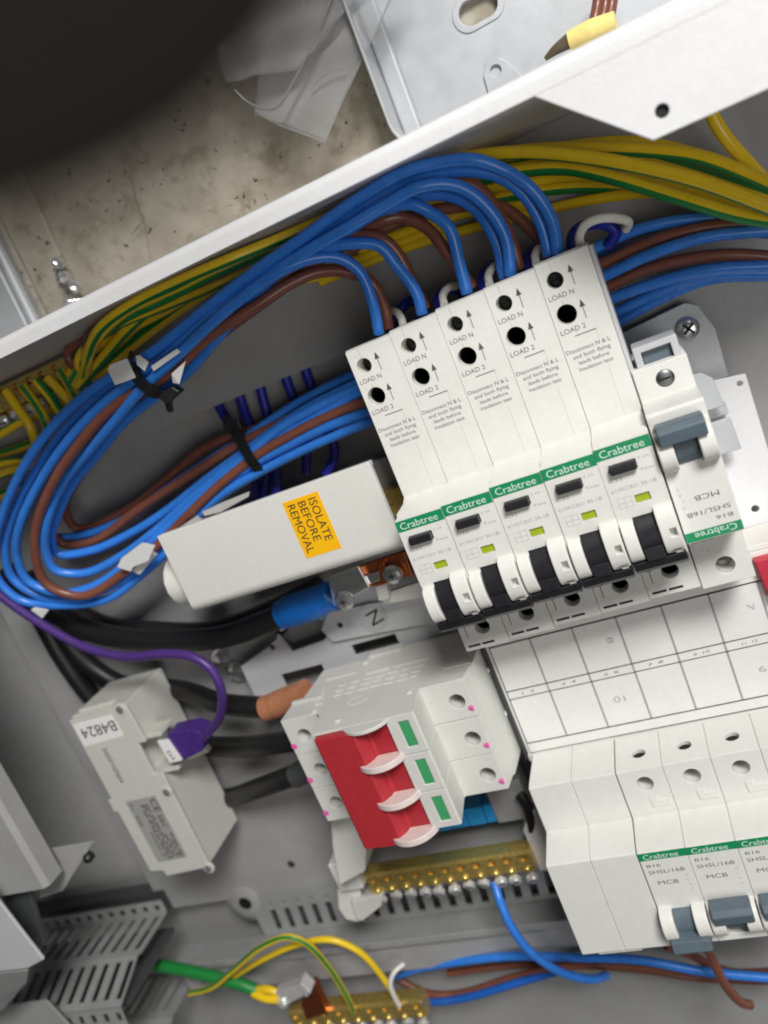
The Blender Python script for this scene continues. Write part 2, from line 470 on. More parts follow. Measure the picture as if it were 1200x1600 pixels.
build(b1, 'spring_clip', 'galv', rail, bevel=.3, off=o_)
rd = at(1197, 885, -20)
redo = build(MB().prism([(rd.x - 2, rd.y - 14), (rd.x + 14, rd.y - 14), (rd.x + 14, rd.y + 3), (rd.x - 3.5, rd.y + 3)], 'z', -40, -20), 'red_end_block', 'red_plastic', bevel=.6)
tag(redo, 'red plastic block cut off at the right edge beside the label cover', 'block')

# ------------------------------------------------------------------ five residual current breakers
def hump(y0, y1, zb, zt, n=9):
    """rounded cheek profile in (y, z) between y0 > y1"""
    pts = []
    for i in range(n + 1):
        t = math.pi * i / n
        pts.append(((y0 + y1) / 2 + (y0 - y1) / 2 * math.cos(t), zb + (zt - zb) * max(0, math.sin(t)) ** .62))
    return pts

RW = 17.82
def make_rcbo():
    r = thing('residual_current_breaker', 'x', 'circuit breaker', (0, 0, 0), 'white breakers with black toggles in a row')
    prof = [(0, -1.5), (-.8, 0), (-57.8, 0), (-59.2, 4), (-59.6, 14.5), (-60.6, 16), (-60.9, 20), (-84, 20), (-103.5, 17.5), (-104.5, 10), (-105.5, 0),
            (-124.6, 0), (-125, -1), (-125, -42), (-116, -50), (-12, -50), (0, -44)]
    b = MB().prism(prof, 'x', 0, RW)
    c = MB()
    c.cyl((4.9, -7.2, -12), (4.9, -7.2, 5), 2.75, n=26)
    c.cyl((4.9, -18.9, -30), (4.9, -18.9, 5), 3.3, n=28)
    c.cyl((9.6, -115.9, -26), (9.6, -115.9, 5), 3.0, n=24)
    c.box(2.9, 11.6, -70.6, -67.4, 18.2, 25)
    c.box(7.6, 12.4, -82.0, -79.2, 18.8, 25)
    c.box(4.7, 11.6, -110, -86.4, 8, 30)
    for x in (9.0,): c.box(x, x + 5.4, -10.5, 6, -13, -4)
    build(cut(b, c), 'body', 'rcbo_white', r, bevel=.32)
    # printed text on the shoulder
    t = MB(); z = .06
    t.text('LOAD N', 2.35, (.9, -13.2, z), width=8.6)
    t.text('LOAD 2', 2.35, (.9, -25.0, z), width=8.6)
    for (ya, yb) in ((-10.8, -4.6), (-22.3, -16.4)):
        t.box(10.35, 10.6, ya, yb, .01, z)
        t.prism([(9.5, yb - 1.9), (10.475, yb + .6), (11.45, yb - 1.9)], 'z', .01, z)
    t.box(5.2, 12.2, -26.7, -26.4, .01, z)
    for s, y, xa, w in (('Disconnect N & L', -31.7, .5, 15.0), ('and both flying', -33.9, 2.2, 12.6), ('leads before', -36.1, 3.4, 10.3), ('insulation test', -38.3, 2.8, 11.6)):
        t.text(s, 1.95, (xa, y, z), width=w)
    build(t, 'printed_text', 'print_grey', r)
    ln = MB().box(4.8, 4.95, -4.3, -.9, .01, .05).box(4.8, 4.95, -15.4, -13.8, .01, .05).box(12.2, 12.3, -57, -39.5, .005, .03)
    ln.box(12.1, 12.2, -31, -26.7, .01, .04)
    build(ln, 'moulded_line', 'print_faint', r)
    s = build(MB().box(.05, RW - .05, -65.0, -61.0, 19.5, 20.12), 'brand_strip', 'green_strip', r)
    build(MB().text('Crabtree', 3.6, (1.3, -64.3, 20.2), width=14.4), 'lettering', 'print_white', s)
    t = MB(); z = 20.06
    t.text('0  mA', 1.2, (12.4, -67.9, z), width=3.4); t.text('Test', 1.3, (11.8, -71.9, z), width=4.6); t.text('C32', 1.6, (1.4, -73.0, z), width=4.6)
    t.text('61SRCBO 30-1B', 1.7, (1.2, -76.6, z), width=14.6)
    t.box(2.2, 2.3, -82.4, -78.8, 20, z).box(6.6, 6.7, -82.4, -78.8, 20, z).box(2.2, 6.7, -78.9, -78.8, 20, z).box(2.2, 6.7, -82.4, -82.3, 20, z)
    t.box(2.4, 6.5, -80.7, -80.6, 20, z); t.box(4.4, 4.5, -82.3, -78.9, 20, z)
    build(t, 'rating_text', 'print_faint', r)
    build(MB().prism([(-70.4, 18.2), (-70.4, 22.2), (-69.9, 22.6), (-68.0, 22.6), (-67.5, 22.0), (-67.5, 18.2)], 'x', 3.05, 11.45), 'test_button', 'black_plastic', r, bevel=.25)
    build(MB().box(7.7, 12.3, -81.9, -79.3, 18.7, 19.3), 'indicator_flag', 'flag_green', r)
    # toggle
    arc = [(-94.5 + 11.5 * math.cos(t), 10.5 + 12.0 * math.sin(t)) for t in [math.radians(25 + 130 * i / 14) for i in range(15)]]
    arc += [(-106, 10), (-84, 10)]
    build(MB().prism(arc, 'x', 5.0, 11.3), 'toggle', 'black_plastic', r)
    build(MB().prism([(-96.5, 16), (-97.2, 22.2), (-101.6, 22.2), (-103.4, 19.6), (-103.4, 12)], 'x', 5.0, 11.3).prism([(-101.8, 12), (-101.8, 21.4), (-104.6, 20.8), (-106.4, 18.4), (-106.6, 13)], 'x', .3, 17.4), 'toggle_bar', 'black_plastic', r, bevel=.4)
    ch = hump(-87.2, -101.4, 18.5, 23.8) + [(-101.4, 12), (-87.2, 12)]
    build(MB().prism(ch, 'x', .2, 4.6), 'toggle_cheek', 'cheek_white', r, bevel=.5, seg=3)
    ch = hump(-84.4, -101.6, 18.5, 23.9) + [(-101.6, 12), (-84.4, 12)]
    cb = MB().prism(ch, 'x', 11.7, 17.6); cc = MB().box(14.6, 16.6, -95, -92.2, 20, 30).box(14.8, 16.2, -101.5, -99.8, 17, 30)
    build(cut(cb, cc), 'toggle_cheek', 'cheek_white', r, bevel=.4)
    build(MB().box(14.5, 16.7, -101.6, -92, 18.5, 21), 'cheek_slot', 'iso_grey', r)
    for (x, y, q, rr) in ((4.9, -7.2, -8.0, 2.6), (4.9, -18.9, -24, 3.1), (9.6, -115.9, -20, 2.8)):
        s = build(MB().lathe((x, y, q - 1), (0, 0, 1), [(0, rr), (1, rr), (1.4, rr * .7)], 18), 'terminal_screw', 'dark_steel', r)
        build(MB().box(x - rr * .7, x + rr * .7, y - .35, y + .35, q + .3, q + .45), 'screw_slot', 'hole_black', s)
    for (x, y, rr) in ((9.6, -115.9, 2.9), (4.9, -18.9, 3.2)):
        build(MB().cyl((x, y, -25), (x, y, -4.5), rr, n=24, cap=False), 'hole_shade_tube', 'hole_black', r)  # black tube painting the shade deep inside the terminal hole
    t = MB(); z = .05
    t.box(1.4, 6.4, -123.2, -122.3, .01, z).box(7.2, 12.2, -123.2, -122.3, .01, z)
    build(t, 'terminal_mark', 'print_black', r)
    t = MB().box(2.6, 2.9, -119, -113.6, .01, z).prism([(1.6, -114.2), (2.75, -112.4), (3.9, -114.2)], 'z', .01, z)
    build(t, 'arrow_mark', 'print_grey', r)
    return r
rc = make_rcbo()
rl = ['leftmost white breaker with black toggle, end of the row beside the cover box',
      'second white breaker with black toggle from the cover box end',
      'middle white breaker of the five with black toggles',
      'fourth white breaker with black toggle, next to the one with a clear right side',
      'fifth white breaker with black toggle, touching the grey toggle breaker']
RC = []
for k in range(5):
    o = rc if k == 0 else copy_tree(rc)
    o.location = W((-.6 + 17.95 * k, -1.3 + .62 * k + random.uniform(-.15, .15), random.uniform(-.3, .3)))
    o.rotation_euler = (random.uniform(-.003, .003), random.uniform(-.002, .002), random.uniform(-.004, .004))
    o['label'] = rl[k]; RC.append(o)
# clear edge strip on the outer side of the last one
build(MB().box(RW + .1, RW + 1.5, -57, -1, -40, -1.2), 'side_cover', 'plate_grey', RC[4], bevel=.3)

# ------------------------------------------------------------------ miniature breakers
def make_mcb(flip, lever_up, label, group, loc):
    """flip False: green strip at the top of the nose (lower row). y runs 0..-82 from the top."""
    r = thing('miniature_breaker', label, 'circuit breaker', loc, group)
    H = 82.0
    def Y(y): return -H - y if flip else y
    def pr(P): return [(Y(a), b) for a, b in P]
    prof = [(0, -30), (0, -4), (-.3, 0), (-22, 0), (-22.8, 3), (-23.8, 13), (-24.6, 16.6), (-69, 16.6), (-70, 15.8), (-70.6, 2), (-71, 0), (-81.6, 0), (-82, -1), (-82, -40), (-75, -46), (-8, -46), (0, -40)]
    b = MB().prism(pr(prof), 'x', 0, RW); c = MB()
    c.cyl((9.4, Y(-7.2), -16), (9.4, Y(-7.2), 5), 3.15, n=26)
    c.cyl((9.4, Y(-76.3), -9), (9.4, Y(-76.3), 5), 2.9, n=26)
    y0, y1 = sorted((Y(3), Y(-5)))
    c.cyl((9.4, Y(4), -10), (9.4, Y(-6), -10), 2.7, n=20)
    c.box(5.2, 12.4, *sorted((Y(-52), Y(-66))), 6, 30)
    build(cut(b, c), 'body', 'mcb_white', r, bevel=.32)
    s = build(MB().box(.05, RW - .05, *sorted((Y(-28.3), Y(-25.0))), 16.2, 16.72), 'brand_strip', 'green_strip', r)
    u = (-1, 0, 0) if flip else (1, 0, 0); v = (0, -1, 0) if flip else (0, 1, 0)
    X = (lambda x: RW - x) if flip else (lambda x: x)
    build(MB().text('Crabtree', 3.2, (X(1.6), Y(-27.8), 16.8), u, v, width=13.2), 'lettering', 'print_white', s)
    t = MB(); z = 16.66
    t.text('B16', 1.9, (X(1.6), Y(-31.6), z), u, v, width=5.4)
    t.text('SHSL/16B', 2.3, (X(1.6), Y(-34.8), z), u, v, width=13.6)
    t.text('MCB', 2.6, (X(3.6), Y(-40.0), z), u, v, width=7.8)
    build(t, 'printed_text', 'print_grey', r)
    t = MB()
    for i in range(4): t.text('OIAC'[i], 1.5, (X(14.6 + .12 * i), Y(-37.5 - 2.2 * i), z), u, v)
    build(t, 'side_text', 'print_faint', r)
    # moulded ridge near the terminal screw
    build(MB().prism([(X(9), Y(-13.5)), (X(12), Y(-13.2)), (X(12), Y(-15)), (X(16.5), Y(-15)), (X(16.5), Y(-18)), (X(9.5), Y(-18))], 'z', -.3, .45), 'label_clip', 'mcb_white', r, bevel=.15)
    # cheeks and lever: lever bar towards the top or the bottom of the picture
    ch = [(Y(a), b) for a, b in hump(-50.0, -64.0, 14, 23.2, 12)] + [(Y(-64.0), 10), (Y(-50.0), 10)]
    build(MB().prism(ch, 'x', .1, 5.1), 'lever_cheek', 'cheek_white', r, bevel=.6, seg=3)
    build(MB().prism(ch, 'x', 12.5, 17.5), 'lever_cheek', 'cheek_white', r, bevel=.6, seg=3)
    cy = Y(-57.5)
    arc = [(cy + 7.6 * math.cos(a), 11 + 9.2 * math.sin(a)) for a in [math.radians(10 + 160 * i / 12) for i in range(13)]] + [(cy - 7.6, 6), (cy + 7.6, 6)]
    lv = build(MB().prism(arc, 'x', 5.4, 12.2), 'lever', 'lever_grey', r)
    sgn = 1 if lever_up else -1
    yb = cy + sgn * 5.6
    bar = [(yb - sgn * 3.4, 17), (yb - sgn * 2.8, 24.4), (yb + sgn * 1.6, 25.4), (yb + sgn * 3.6, 23.6), (yb + sgn * 3.6, 17.4)]
    build(MB().prism(bar, 'x', 1.6, 16.0), 'lever_bar', 'lever_grey', lv, bevel=.5)
    s = build(MB().lathe((9.4, Y(-7.2), -14.4), (0, 0, 1), [(0, 2.9), (.9, 2.9), (1.4, 2.1)], 18), 'terminal_screw', 'dull_steel', r)
    build(MB().box(7.3, 11.5, Y(-7.2) - .35, Y(-7.2) + .35, -13.2, -12.9), 'screw_slot', 'hole_black', s)
    build(MB().box(7.0, 11.8, *sorted((Y(-2.0), Y(-1.6))), -13, -7), 'entry_plate', 'hole_black', r)
    return r
um = make_mcb(True, True, 'white breaker with grey toggle ending the upper row, its text upside down', 'white breakers with grey toggles', (89.6, -43.0, 0))
s = build(MB().lathe((9.2, -5.7, -1.2), (0, 0, 1), [(0, 2.85), (1.0, 2.85), (1.5, 2.0)], 18), 'terminal_screw', 'dull_steel', um)
build(MB().box(7.2, 11.2, -6.05, -5.35, .2, .5), 'screw_slot', 'hole_black', s)
cl = MB().prism([(2.2, 6.8), (16.6, 6.8), (16.6, -.2), (14.2, -.2), (14.2, 4.6), (4.6, 4.6), (4.6, -.2), (2.2, -.2)], 'z', -16, -2.0)
build(cl, 'clamp_frame', 'plate_grey', um, bevel=.4)
build(MB().box(4.7, 14.1, -.9, 4.5, -14, -4.5), 'clamp_block', 'lever_grey', um, bevel=.4)
for k, (lab, up_) in enumerate((('left breaker of the lower row, grey toggle pushed down, beside the blank module', False),
                                ('middle breaker of the lower row with its grey toggle up', True),
                                ('third breaker from the blank module in the lower row, grey toggle up', True),
                                ('sliver of the fourth lower row breaker at the right picture edge', True))):
    make_mcb(False, up_, lab, 'white breakers with grey toggles', (37.3 + 17.9 * k, -191.2 - .1 * k, 0))

# double blank module
bl = thing('blank_module', 'plain white double blanking module at the left end of the lower row', 'blank', (1.4, -191.0, 0))
prof = [(0, -30), (0, -3), (-.3, 0), (-22, 0), (-24.4, 16), (-24.8, 16.6), (-69.2, 16.6), (-70, 15.8), (-71, 0), (-82, -1), (-82, -40), (0, -40)]
for k in range(2):
    build(MB().prism(prof, 'x', .03 + 17.75 * k, 17.72 + 17.75 * k), 'blank_half', 'mcb_white', bl, bevel=.4)
build(MB().box(6.5, 24, -71.2, -69.8, 10, 15.5), 'bottom_lip', 'mcb_white', bl, bevel=.3)

# ------------------------------------------------------------------ label cover over the bus bars
bc = thing('busbar_cover', 'white gridded label cover between the upper and lower breaker rows', 'cover', (0, -160, -24))
o_ = (0, 160, 24)
ZC = -24.0
build(MB().box(-1.0, 140, -195.0, -124, -44, ZC - .9), 'tray', 'cover_white', bc, bevel=.4, off=o_)
build(MB().box(-2.4, -1.9, -193.5, -126, -42, ZC + .3).box(-1.7, -1.15, -193.5, -126, -42, ZC + .6), 'side_rail', 'dark_clip', bc, bevel=.3, off=o_)
for y in (-148, -170): build(MB().box(-4.2, -2.9, y - 1, y + 1, -30, ZC - .5), 'rail_clip', 'cover_white', bc, bevel=.3, off=o_)
xs = [.6 + 17.95 * i for i in range(9)]
hand = {(2, 0): '8', (2, 1): '10', (5, 0): '7', (5, 1): '9', (6, 0): '6', (6, 1): '5'}
for i in range(8):
    for j, (ya, yb) in enumerate(((-138.2, -159.5), (-163.9, -185.6))):
        t = build(MB().box(xs[i] + .4, xs[i + 1] - .4, yb + .1, ya - .1, ZC - .8, ZC), 'label_cell', 'label_white', bc, bevel=.1, off=o_)
        h = hand.get((i, j))
        if h: build(MB().text(h, 4.0, (xs[i] + 12.0, (yb + ya) / 2 + (2 if j else 3.5), ZC + .05), (-.2, -1, 0) if j == 0 else (-1, .05, 0), (1, -.2, 0) if j == 0 else (.0, -1, 0), width=3.0 * len(h)), 'handwriting', 'print_faint', t)
    t = build(MB().box(xs[i] + .4, xs[i + 1] - .4, -163.3, -160.1, ZC - .8, ZC - .05), 'centre_cell', 'label_white', bc, off=o_)
    build(MB().text('%d  %d' % (2 * i + 1, 2 * i + 2), 1.6, (xs[i] + 5.5, -162.3, ZC + .02), (1, .04, 0), (.35, 1, 0), width=6.2), 'numbers', 'print_grey', t)
for i in range(1, 8):
    for (ya, yb) in ((-138.3, -159.4), (-160.1, -163.3), (-164.0, -185.5)):
        build(MB().box(xs[i] - .38, xs[i] + .38, yb, ya, ZC - .8, ZC - .12), 'cell_divider', 'divider_grey', bc, off=o_)
build(MB().box(.7, 139, -190.4, -186.3, ZC - .8, ZC), 'lower_rim', 'label_white', bc, bevel=.1, off=o_)
build(MB().box(.7, 139, -137.5, -126, ZC - .8, ZC), 'upper_rim', 'label_white', bc, bevel=.1, off=o_)
build(MB().box(-1.0, 139, -194.6, -191.1, ZC - .8, ZC + .6), 'edge_bead', 'cover_white', bc, bevel=.4, off=o_)
build(MB().box(.5, 139, -191, -126, ZC - .88, ZC - .6), 'grid_lines', 'print_black', bc, off=o_)

# ------------------------------------------------------------------ isolator
iso = thing('main_isolator', 'white three pole main switch with wide red toggle', 'isolator', (-48, -163, -45))
o_ = (48, 163, 45)
IY = (-136.6, -154.3, -172.0, -189.6)
prof = [(-92, -14), (-92.3, -1), (-92, 0), (-74, 0), (-71.5, 3), (-70.2, 16.5), (-69.5, 17.6), (-24.8, 17.6), (-24.2, 16.8), (-25.8, 1), (-25.4, 0), (-6.6, 0), (-6.2, -1.2), (-5.4, -8), (-4.4, -9.4), (-3.6, -24), (-3.8, -38), (-12, -40), (-14, -46), (-58, -46), (-60, -42), (-86, -42), (-87.5, -16), (-90, -14)]
for k in range(3):
    ya, yb = IY[k] - (.0 if k == 0 else .08), IY[k + 1] + .08
    b = MB().prism(prof, 'y', yb, ya); ym = (ya + yb) / 2
    c = MB()
    c.cyl((-84, ym, -14), (-84, ym, 5), 3.0, n=24); c.cyl((-12.6, ym - .6, -18), (-12.6, ym - .6, 5), 3.3, n=26)
    c.box(-68.6, -36.8, yb + (1.2 if k < 2 else -1), ya - 1.2, 6, 30)
    c.box(-32.2, -27.6, ym - 5.8, ym + 5.8, 17.0, 30)
    build(cut(b, c), 'pole', 'iso_grey', iso, bevel=.35, off=o_)
    build(MB().box(-32.0, -27.8, ym - 5.6, ym + 5.6, 16.6, 17.2), 'indicator_window', 'win_green', iso, off=o_)
    for x, mm, zq in ((-84, 'dull_steel', -9), (-12.6, 'dark_steel', -14)):
        s = build(MB().lathe((x, ym - .3, zq), (0, 0, 1), [(0, 2.8), (1.2, 2.8), (1.7, 1.9)], 18), 'terminal_screw', mm, iso, off=o_)
    dx = build(MB().lathe((-4.0 - 1.2, ym - 4.6, -8.2 + 2.4), (.92, 0, .38), [(-1, 1.25), (.9, 1.2)], 14), 'pink_mark', 'pink_ink', iso, off=o_)
    dx.location = W((48 - 2.6, 163, 45 + 5.4))
    build(MB().lathe((-91.0, ym - 4.2, -.4), (0, 0, 1), [(0, 1.5), (.46, 1.4)], 14), 'pink_mark', 'pink_ink', iso, off=o_)
# red toggle: one bar across the poles
rp = [(-68.4, 9), (-68.4, 19.6), (-67.4, 20.6), (-50.2, 21.6), (-47.4, 18.2), (-46.8, 16.0), (-37.2, 15.2), (-37.0, 9)]
rt = build(MB().prism(rp, 'y', -191.6, -137.9), 'red_toggle', 'red_lever', iso, bevel=.5, off=o_)
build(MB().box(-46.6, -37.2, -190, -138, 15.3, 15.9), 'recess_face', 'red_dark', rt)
for k, y in enumerate((-154.3, -172.0, -189.6)):
    f = []
    for i in range(17):
        t = math.radians(180 * i / 16); f.append((-45.5 + 11.2 * math.cos(t), 13.5 + 11.0 * math.sin(t)))
    build(MB().prism(f, 'y', y - 1.4, y + 1.5), 'pole_fin', 'fin_pink' , iso, bevel=.45, off=o_)
fe = [(-45.5 + 11.2 * math.cos(math.radians(180 * i / 16)), 13.5 + 10.0 * math.sin(math.radians(180 * i / 16))) for i in range(17)]
build(MB().prism(fe, 'y', -138.4, -136.75), 'pole_fin', 'iso_grey', iso, bevel=.3, off=o_)
# raised moulding on the upper end face
em = MB()
def ebox(x0, x1, z0, z1, h=.6): em.box(x0, x1, -136.7, -136.6 + h, z0, z1)
for (x0, x1, z) in ((-80, -64, -30), (-58, -46, -26), (-44, -26, -26)): ebox(x0, x1, z, z + .5)
for r_, zz in enumerate((-22, -17.5, -13.2)):
    for i in range(7):
        w = random.uniform(3, 5.2); ebox(-70 + i * 6.2, -70 + i * 6.2 + w, zz, zz + random.uniform(1.3, 2.1), .5)
ebox(-78, -77.4, -20, -8); ebox(-78, -74, -8, -7.4)
for (x0, x1, z) in ((-18, -7, -18), (-17, -5, -12)): ebox(x0, x1, z, z + .5)
for i in range(14):
    t = math.radians(300 * i / 14); cx, cz = -55 + 4.2 * math.cos(t), -3 + 3.2 * math.sin(t); ebox(cx - .45, cx + .45, cz - .4, cz + .4, .3)
for i in range(12):
    t = math.radians(300 * i / 12); cx, cz = -18 + 3.6 * math.cos(t), -30 + 3.2 * math.sin(t); ebox(cx - .4, cx + .4, cz - .4, cz + .4, .3)
build(em, 'raised_moulding', 'iso_grey', iso, bevel=.12, seg=1, off=o_)
for (x, z) in ((-76, -2), (-62, -38), (-60, 11), (-30, 1), (-18, -38)):
    build(MB().lathe((x, -136.6, z), (0, 1, 0), [(-.5, 1.6), (.5, 1.5), (.8, .9)], 14), 'rivet', 'iso_grey', iso, off=o_)
build(MB().box(-61, -44, -136.6, -135.4, -47, -41), 'rail_foot', 'iso_grey', iso, bevel=.3, off=o_)
build(MB().box(-91.5, -76, -136.65, -135.6, -15.5, -13), 'end_rib', 'iso_grey', iso, bevel=.3, off=o_)
t = MB()
for q in ((-26.9, -140, 10), (-26.7, -141.5, 10), (-26.6, -157, 8), (-26.6, -170, 10)):
    t.text('L', 1.4, (q[0] + 1.7, q[1], q[2] - 4), (.1, 0, -1), (0, 1, 0))
build(t, 'side_print', 'print_black', iso, off=(48, 163, 45))

# support block under the isolator's lower end
sb = thing('bar_support', 'white plastic support with round foot holding the left end of the brass bar', 'support', (-118, -250, -60))
o_ = (118, 250, 60)
pp = [at(*q) for q in ((528, 1385, -28), (530, 1345, -28), (600, 1330, -28), (578, 1400, -28))]
build(MB().prism([(-97, -190.2), (-76, -190.2), (-95, -230), (-112, -236), (-106, -214)], 'z', -42, -14), 'arm', 'iso_grey', sb, bevel=1.2, off=o_)
build(MB().box(-121, -107.5, -249, -232, -46, -26), 'clip', 'cover_white', sb, bevel=.8, off=o_)
f = [(-117 + 16 * math.cos(math.radians(a)) if 0 else 0, 0) for a in ()]
fp = [at(*q, -30) for q in ((526, 1392), (560, 1380), (566, 1415), (600, 1400), (585, 1425), (560, 1442), (540, 1438), (528, 1420))]
build(MB().prism([(p.x, p.y) for p in fp], 'z', -46, -30), 'foot', 'cover_white', sb, bevel=1.0, off=o_)
fq = [at(*q, -27.5) for q in ((548, 1408), (598, 1398), (596, 1416), (566, 1440), (556, 1436))]
build(MB().prism([(p.x, p.y) for p in fq], 'z', -31, -27.5), 'foot_plate', 'iso_grey', sb, bevel=.6, off=o_)

# blue shutter tiles
bt = thing('blue_terminal_strip', 'row of four bright blue plastic tiles under the red switch', 'terminal', (-47, -226, -60))
for i in range(5):
    x = -76 + i * 9.2
    build(MB().prism([(x, -227.5), (x + 8.9, -227.5), (x + 8.4, -237.5), (x - .4, -237.5)], 'z', -58, -45 + .3 * (i % 2)), 'blue_tile', 'blue_tile', bt, bevel=.4, off=(47, 226, 60))
build(MB().box(-34, -16, -238, -216, -61, -44), 'grey_base', 'slot_grey', bt, bevel=.5, off=(47, 226, 60))
kb = build(MB().tube([at(812, 1240, -40), at(826, 1262, -38), at(830, 1290, -38), at(824, 1318, -42)], 2.6, 10), 'black_lead', 'black_rubber')
tag(kb, 'short black lead dropping beside the blank module to the brass bar', 'wire')
wb = build(MB().prism([(-21, -262), (-1, -262), (-1, -228), (-14, -228), (-21, -238)], 'z', -60, -36), 'bar_end_block', 'mcb_white', bevel=.8)
tag(wb, 'pale plastic block holding the right end of the brass bar', 'support')

# ------------------------------------------------------------------ brass bars
def brass_bar(name, label, x0, x1, y, z, n):
    r = thing(name, label, 'terminal bar', (x0, y, z), 'brass terminal bars')
    L = x1 - x0
    b = MB().prism([(0, -9), (0, -1.5), (-1.2, 0), (-10.4, 0), (-11, -.8), (-11, -9)], 'x', 0, L); c = MB()
    for i in range(n):
        x = 4 + (L - 8) * i / (n - 1)
        c.cyl((x, -3.2, -5), (x, -3.2, 4), 2.0, n=16)
    build(cut(b, c), 'bar', 'brass', r, bevel=.3)
    for i in range(n):
        x = 4 + (L - 8) * i / (n - 1)
        build(MB().lathe((x, -3.2, -3.6), (0, .1, 1), [(0, 1.8), (1.2, 1.7), (2.4, .9)], 14), 'clamp_tip', 'brass', r)
        build(MB().lathe((x, -9.2, -1.2), (0, -.3, 1), [(0, 2.0), (1.6, 2.0), (2.4, 1.5)], 14), 'thread_end', 'brass', r)
        h = random.uniform(.4, 2.4); d = Vector((random.uniform(-.15, .15), -.42, .9)).normalized()
        p = Vector((x + random.uniform(-.4, .4), -13.6, -3.4))
        s = build(MB().lathe(tuple(p), tuple(d), [(-.5, 1.6), (h + .6, 1.6), (h + .8, 3.2), (h + 2.6, 3.1), (h + 3.2, 2.4)], 16), 'bar_screw', 'bright_screw', r)
        q = p + d * (h + 3.1); w = d.cross(Vector((1, random.uniform(-.6, .6), 0))).normalized() * .35; u = w.cross(d).normalized() * 2.2
        m = MB(); m._add([q - u - w, q + u - w, q + u + w, q - u + w, q - u - w + d * .25, q + u - w + d * .25, q + u + w + d * .25, q - u + w + d * .25],
                         [(0, 3, 2, 1), (4, 5, 6, 7), (0, 1, 5, 4), (1, 2, 6, 5), (2, 3, 7, 6), (3, 0, 4, 7)])
        build(m, 'screw_slot', 'dark_steel', s)
    return r
brass_bar('brass_bar', 'brass terminal bar with a row of steel screws under the red switch', -107, -20, -245, -30, 11)
brass_bar('brass_bar', 'brass terminal bar cut off by the bottom edge of the picture', -200, -115, -337, -40, 9)
tl = brass_bar('brass_bar', 'dark brass earth bar tucked under the white lip at top left', -205, -133, 43.5, -38, 9)

# ------------------------------------------------------------------ neutral cover box
cb = thing('neutral_cover', 'long off-white plastic cover box with orange warning label', 'cover', (-57, -60, -45))
o_ = (57, 60, 45)
pf = [(-42, -3.4), (-42, -.3), (-42.3, 0)]
for i in range(7):
    t = math.radians(90 * i / 6); pf.append((-74.0 - 4.5 * math.sin(t), -4.5 + 4.5 * math.cos(t)))
pf += [(-78.5, -34), (-76.5, -34), (-76.5, -6), (-72, -2.2), (-44, -2.2), (-43.4, -3.4)]
build(MB().prism(pf, 'x', -107.3, -8.0), 'box', 'cover_white', cb, off=o_, smooth=40)
build(MB().prism([(-44.1, -38), (-44.1, -2.3), (-71, -2.3), (-76.4, -8), (-76.4, -34)], 'x', -106.8, -105.4), 'end_panel', 'cover_white', cb, off=o_)
ef = []
for i in range(15):
    t = math.radians(360 * i / 15); ef.append((-66.5 + 11.5 * math.cos(t), -17 + 13 * math.sin(t)))
build(MB().prism(ef, 'x', -119, -107.6), 'round_end', 'cover_white', cb, bevel=1.6, seg=3, off=o_)
build(MB().box(-98, -90, -81.5, -78.6, -34, -31), 'lower_clip', 'cover_white', cb, bevel=.3, off=o_)
lb = build(MB().box(-48.1, -32.1, -70.4, -46.0, -.2, .12), 'warning_label', 'orange_label', cb, off=o_)
lb['label'] = 'orange warning label reading ISOLATE BEFORE REMOVAL'
t = MB()
for s, x, w in (('ISOLATE', -37.2, 18.4), ('BEFORE', -41.9, 17.2), ('REMOVAL', -46.6, 21.2)):
    t.text(s, 4.9, (x, -47.4, .2), (0, -1, 0), (1, 0, 0), width=w)
build(t, 'lettering', 'print_black', lb)

# ------------------------------------------------------------------ neutral clamp, copper link and screws
nc = thing('neutral_clamp', 'steel cable clamp and copper link with screws under the cover box', 'clamp', (-50, -98, -40))
o_ = (50, 98, 40)
def P(x, y, z): return at(x, y, z)
q = [P(512, 902, -28), P(560, 884, -28), P(578, 918, -28), P(520, 950, -28)]
build(MB().prism([(p.x, p.y) for p in q], 'z', -36, -28), 'clamp_block', 'steel', nc, bevel=.6, off=o_)
q = [P(560, 886, -31), P(632, 862, -31), P(645, 900, -31), P(578, 918, -31)]
build(MB().prism([(p.x, p.y) for p in q], 'z', -35, -31), 'copper_link', 'copper', nc, bevel=.5, off=o_)
q = [P(590, 880, -29), P(600, 876, -29), P(606, 912, -29), P(595, 915, -29)]
build(MB().prism([(p.x, p.y) for p in q], 'z', -35, -29), 'copper_tongue', 'copper', nc, bevel=.4, off=o_)
q = [P(555, 905, -29.5), P(600, 890, -29.5), P(606, 902, -29.5), P(562, 919, -29.5)]
build(MB().prism([(p.x, p.y) for p in q], 'z', -33, -29.5), 'steel_strap', 'steel', nc, bevel=.3, off=o_)
for (x, y, rr) in ((538, 938, 4.6), (614, 898, 4.4)):
    p = P(x, y, -28)
    s = build(MB().lathe((p.x, p.y, -29), (0, 0, 1), [(0, rr), (1.4, rr), (2.6, rr * .8), (3.2, rr * .3)], 20), 'screw', 'steel', nc, off=o_)
    build(MB().box(p.x - rr * .35, p.x + rr * .35, p.y - .3, p.y + .3, -26.4, -25.7).box(p.x - .3, p.x + .3, p.y - rr * .35, p.y + rr * .35, -26.4, -25.75), 'cross_slot', 'dark_steel', s)
build(MB().box(-100, -12, -74, -62, -46, -36), 'neutral_bar', 'brass', nc, bevel=.4, off=o_)
build(MB().box(-104, -10, -80, -50, -52, -47), 'bar_carrier', 'slot_grey', nc, bevel=.6, off=o_)
q = [P(592, 930, -38), P(700, 895, -38), P(706, 925, -38), P(600, 945, -38)]
build(MB().prism([(p.x, p.y) for p in q], 'z', -41, -38), 'insulating_bar', 'cover_white', nc, bevel=.5, off=o_)
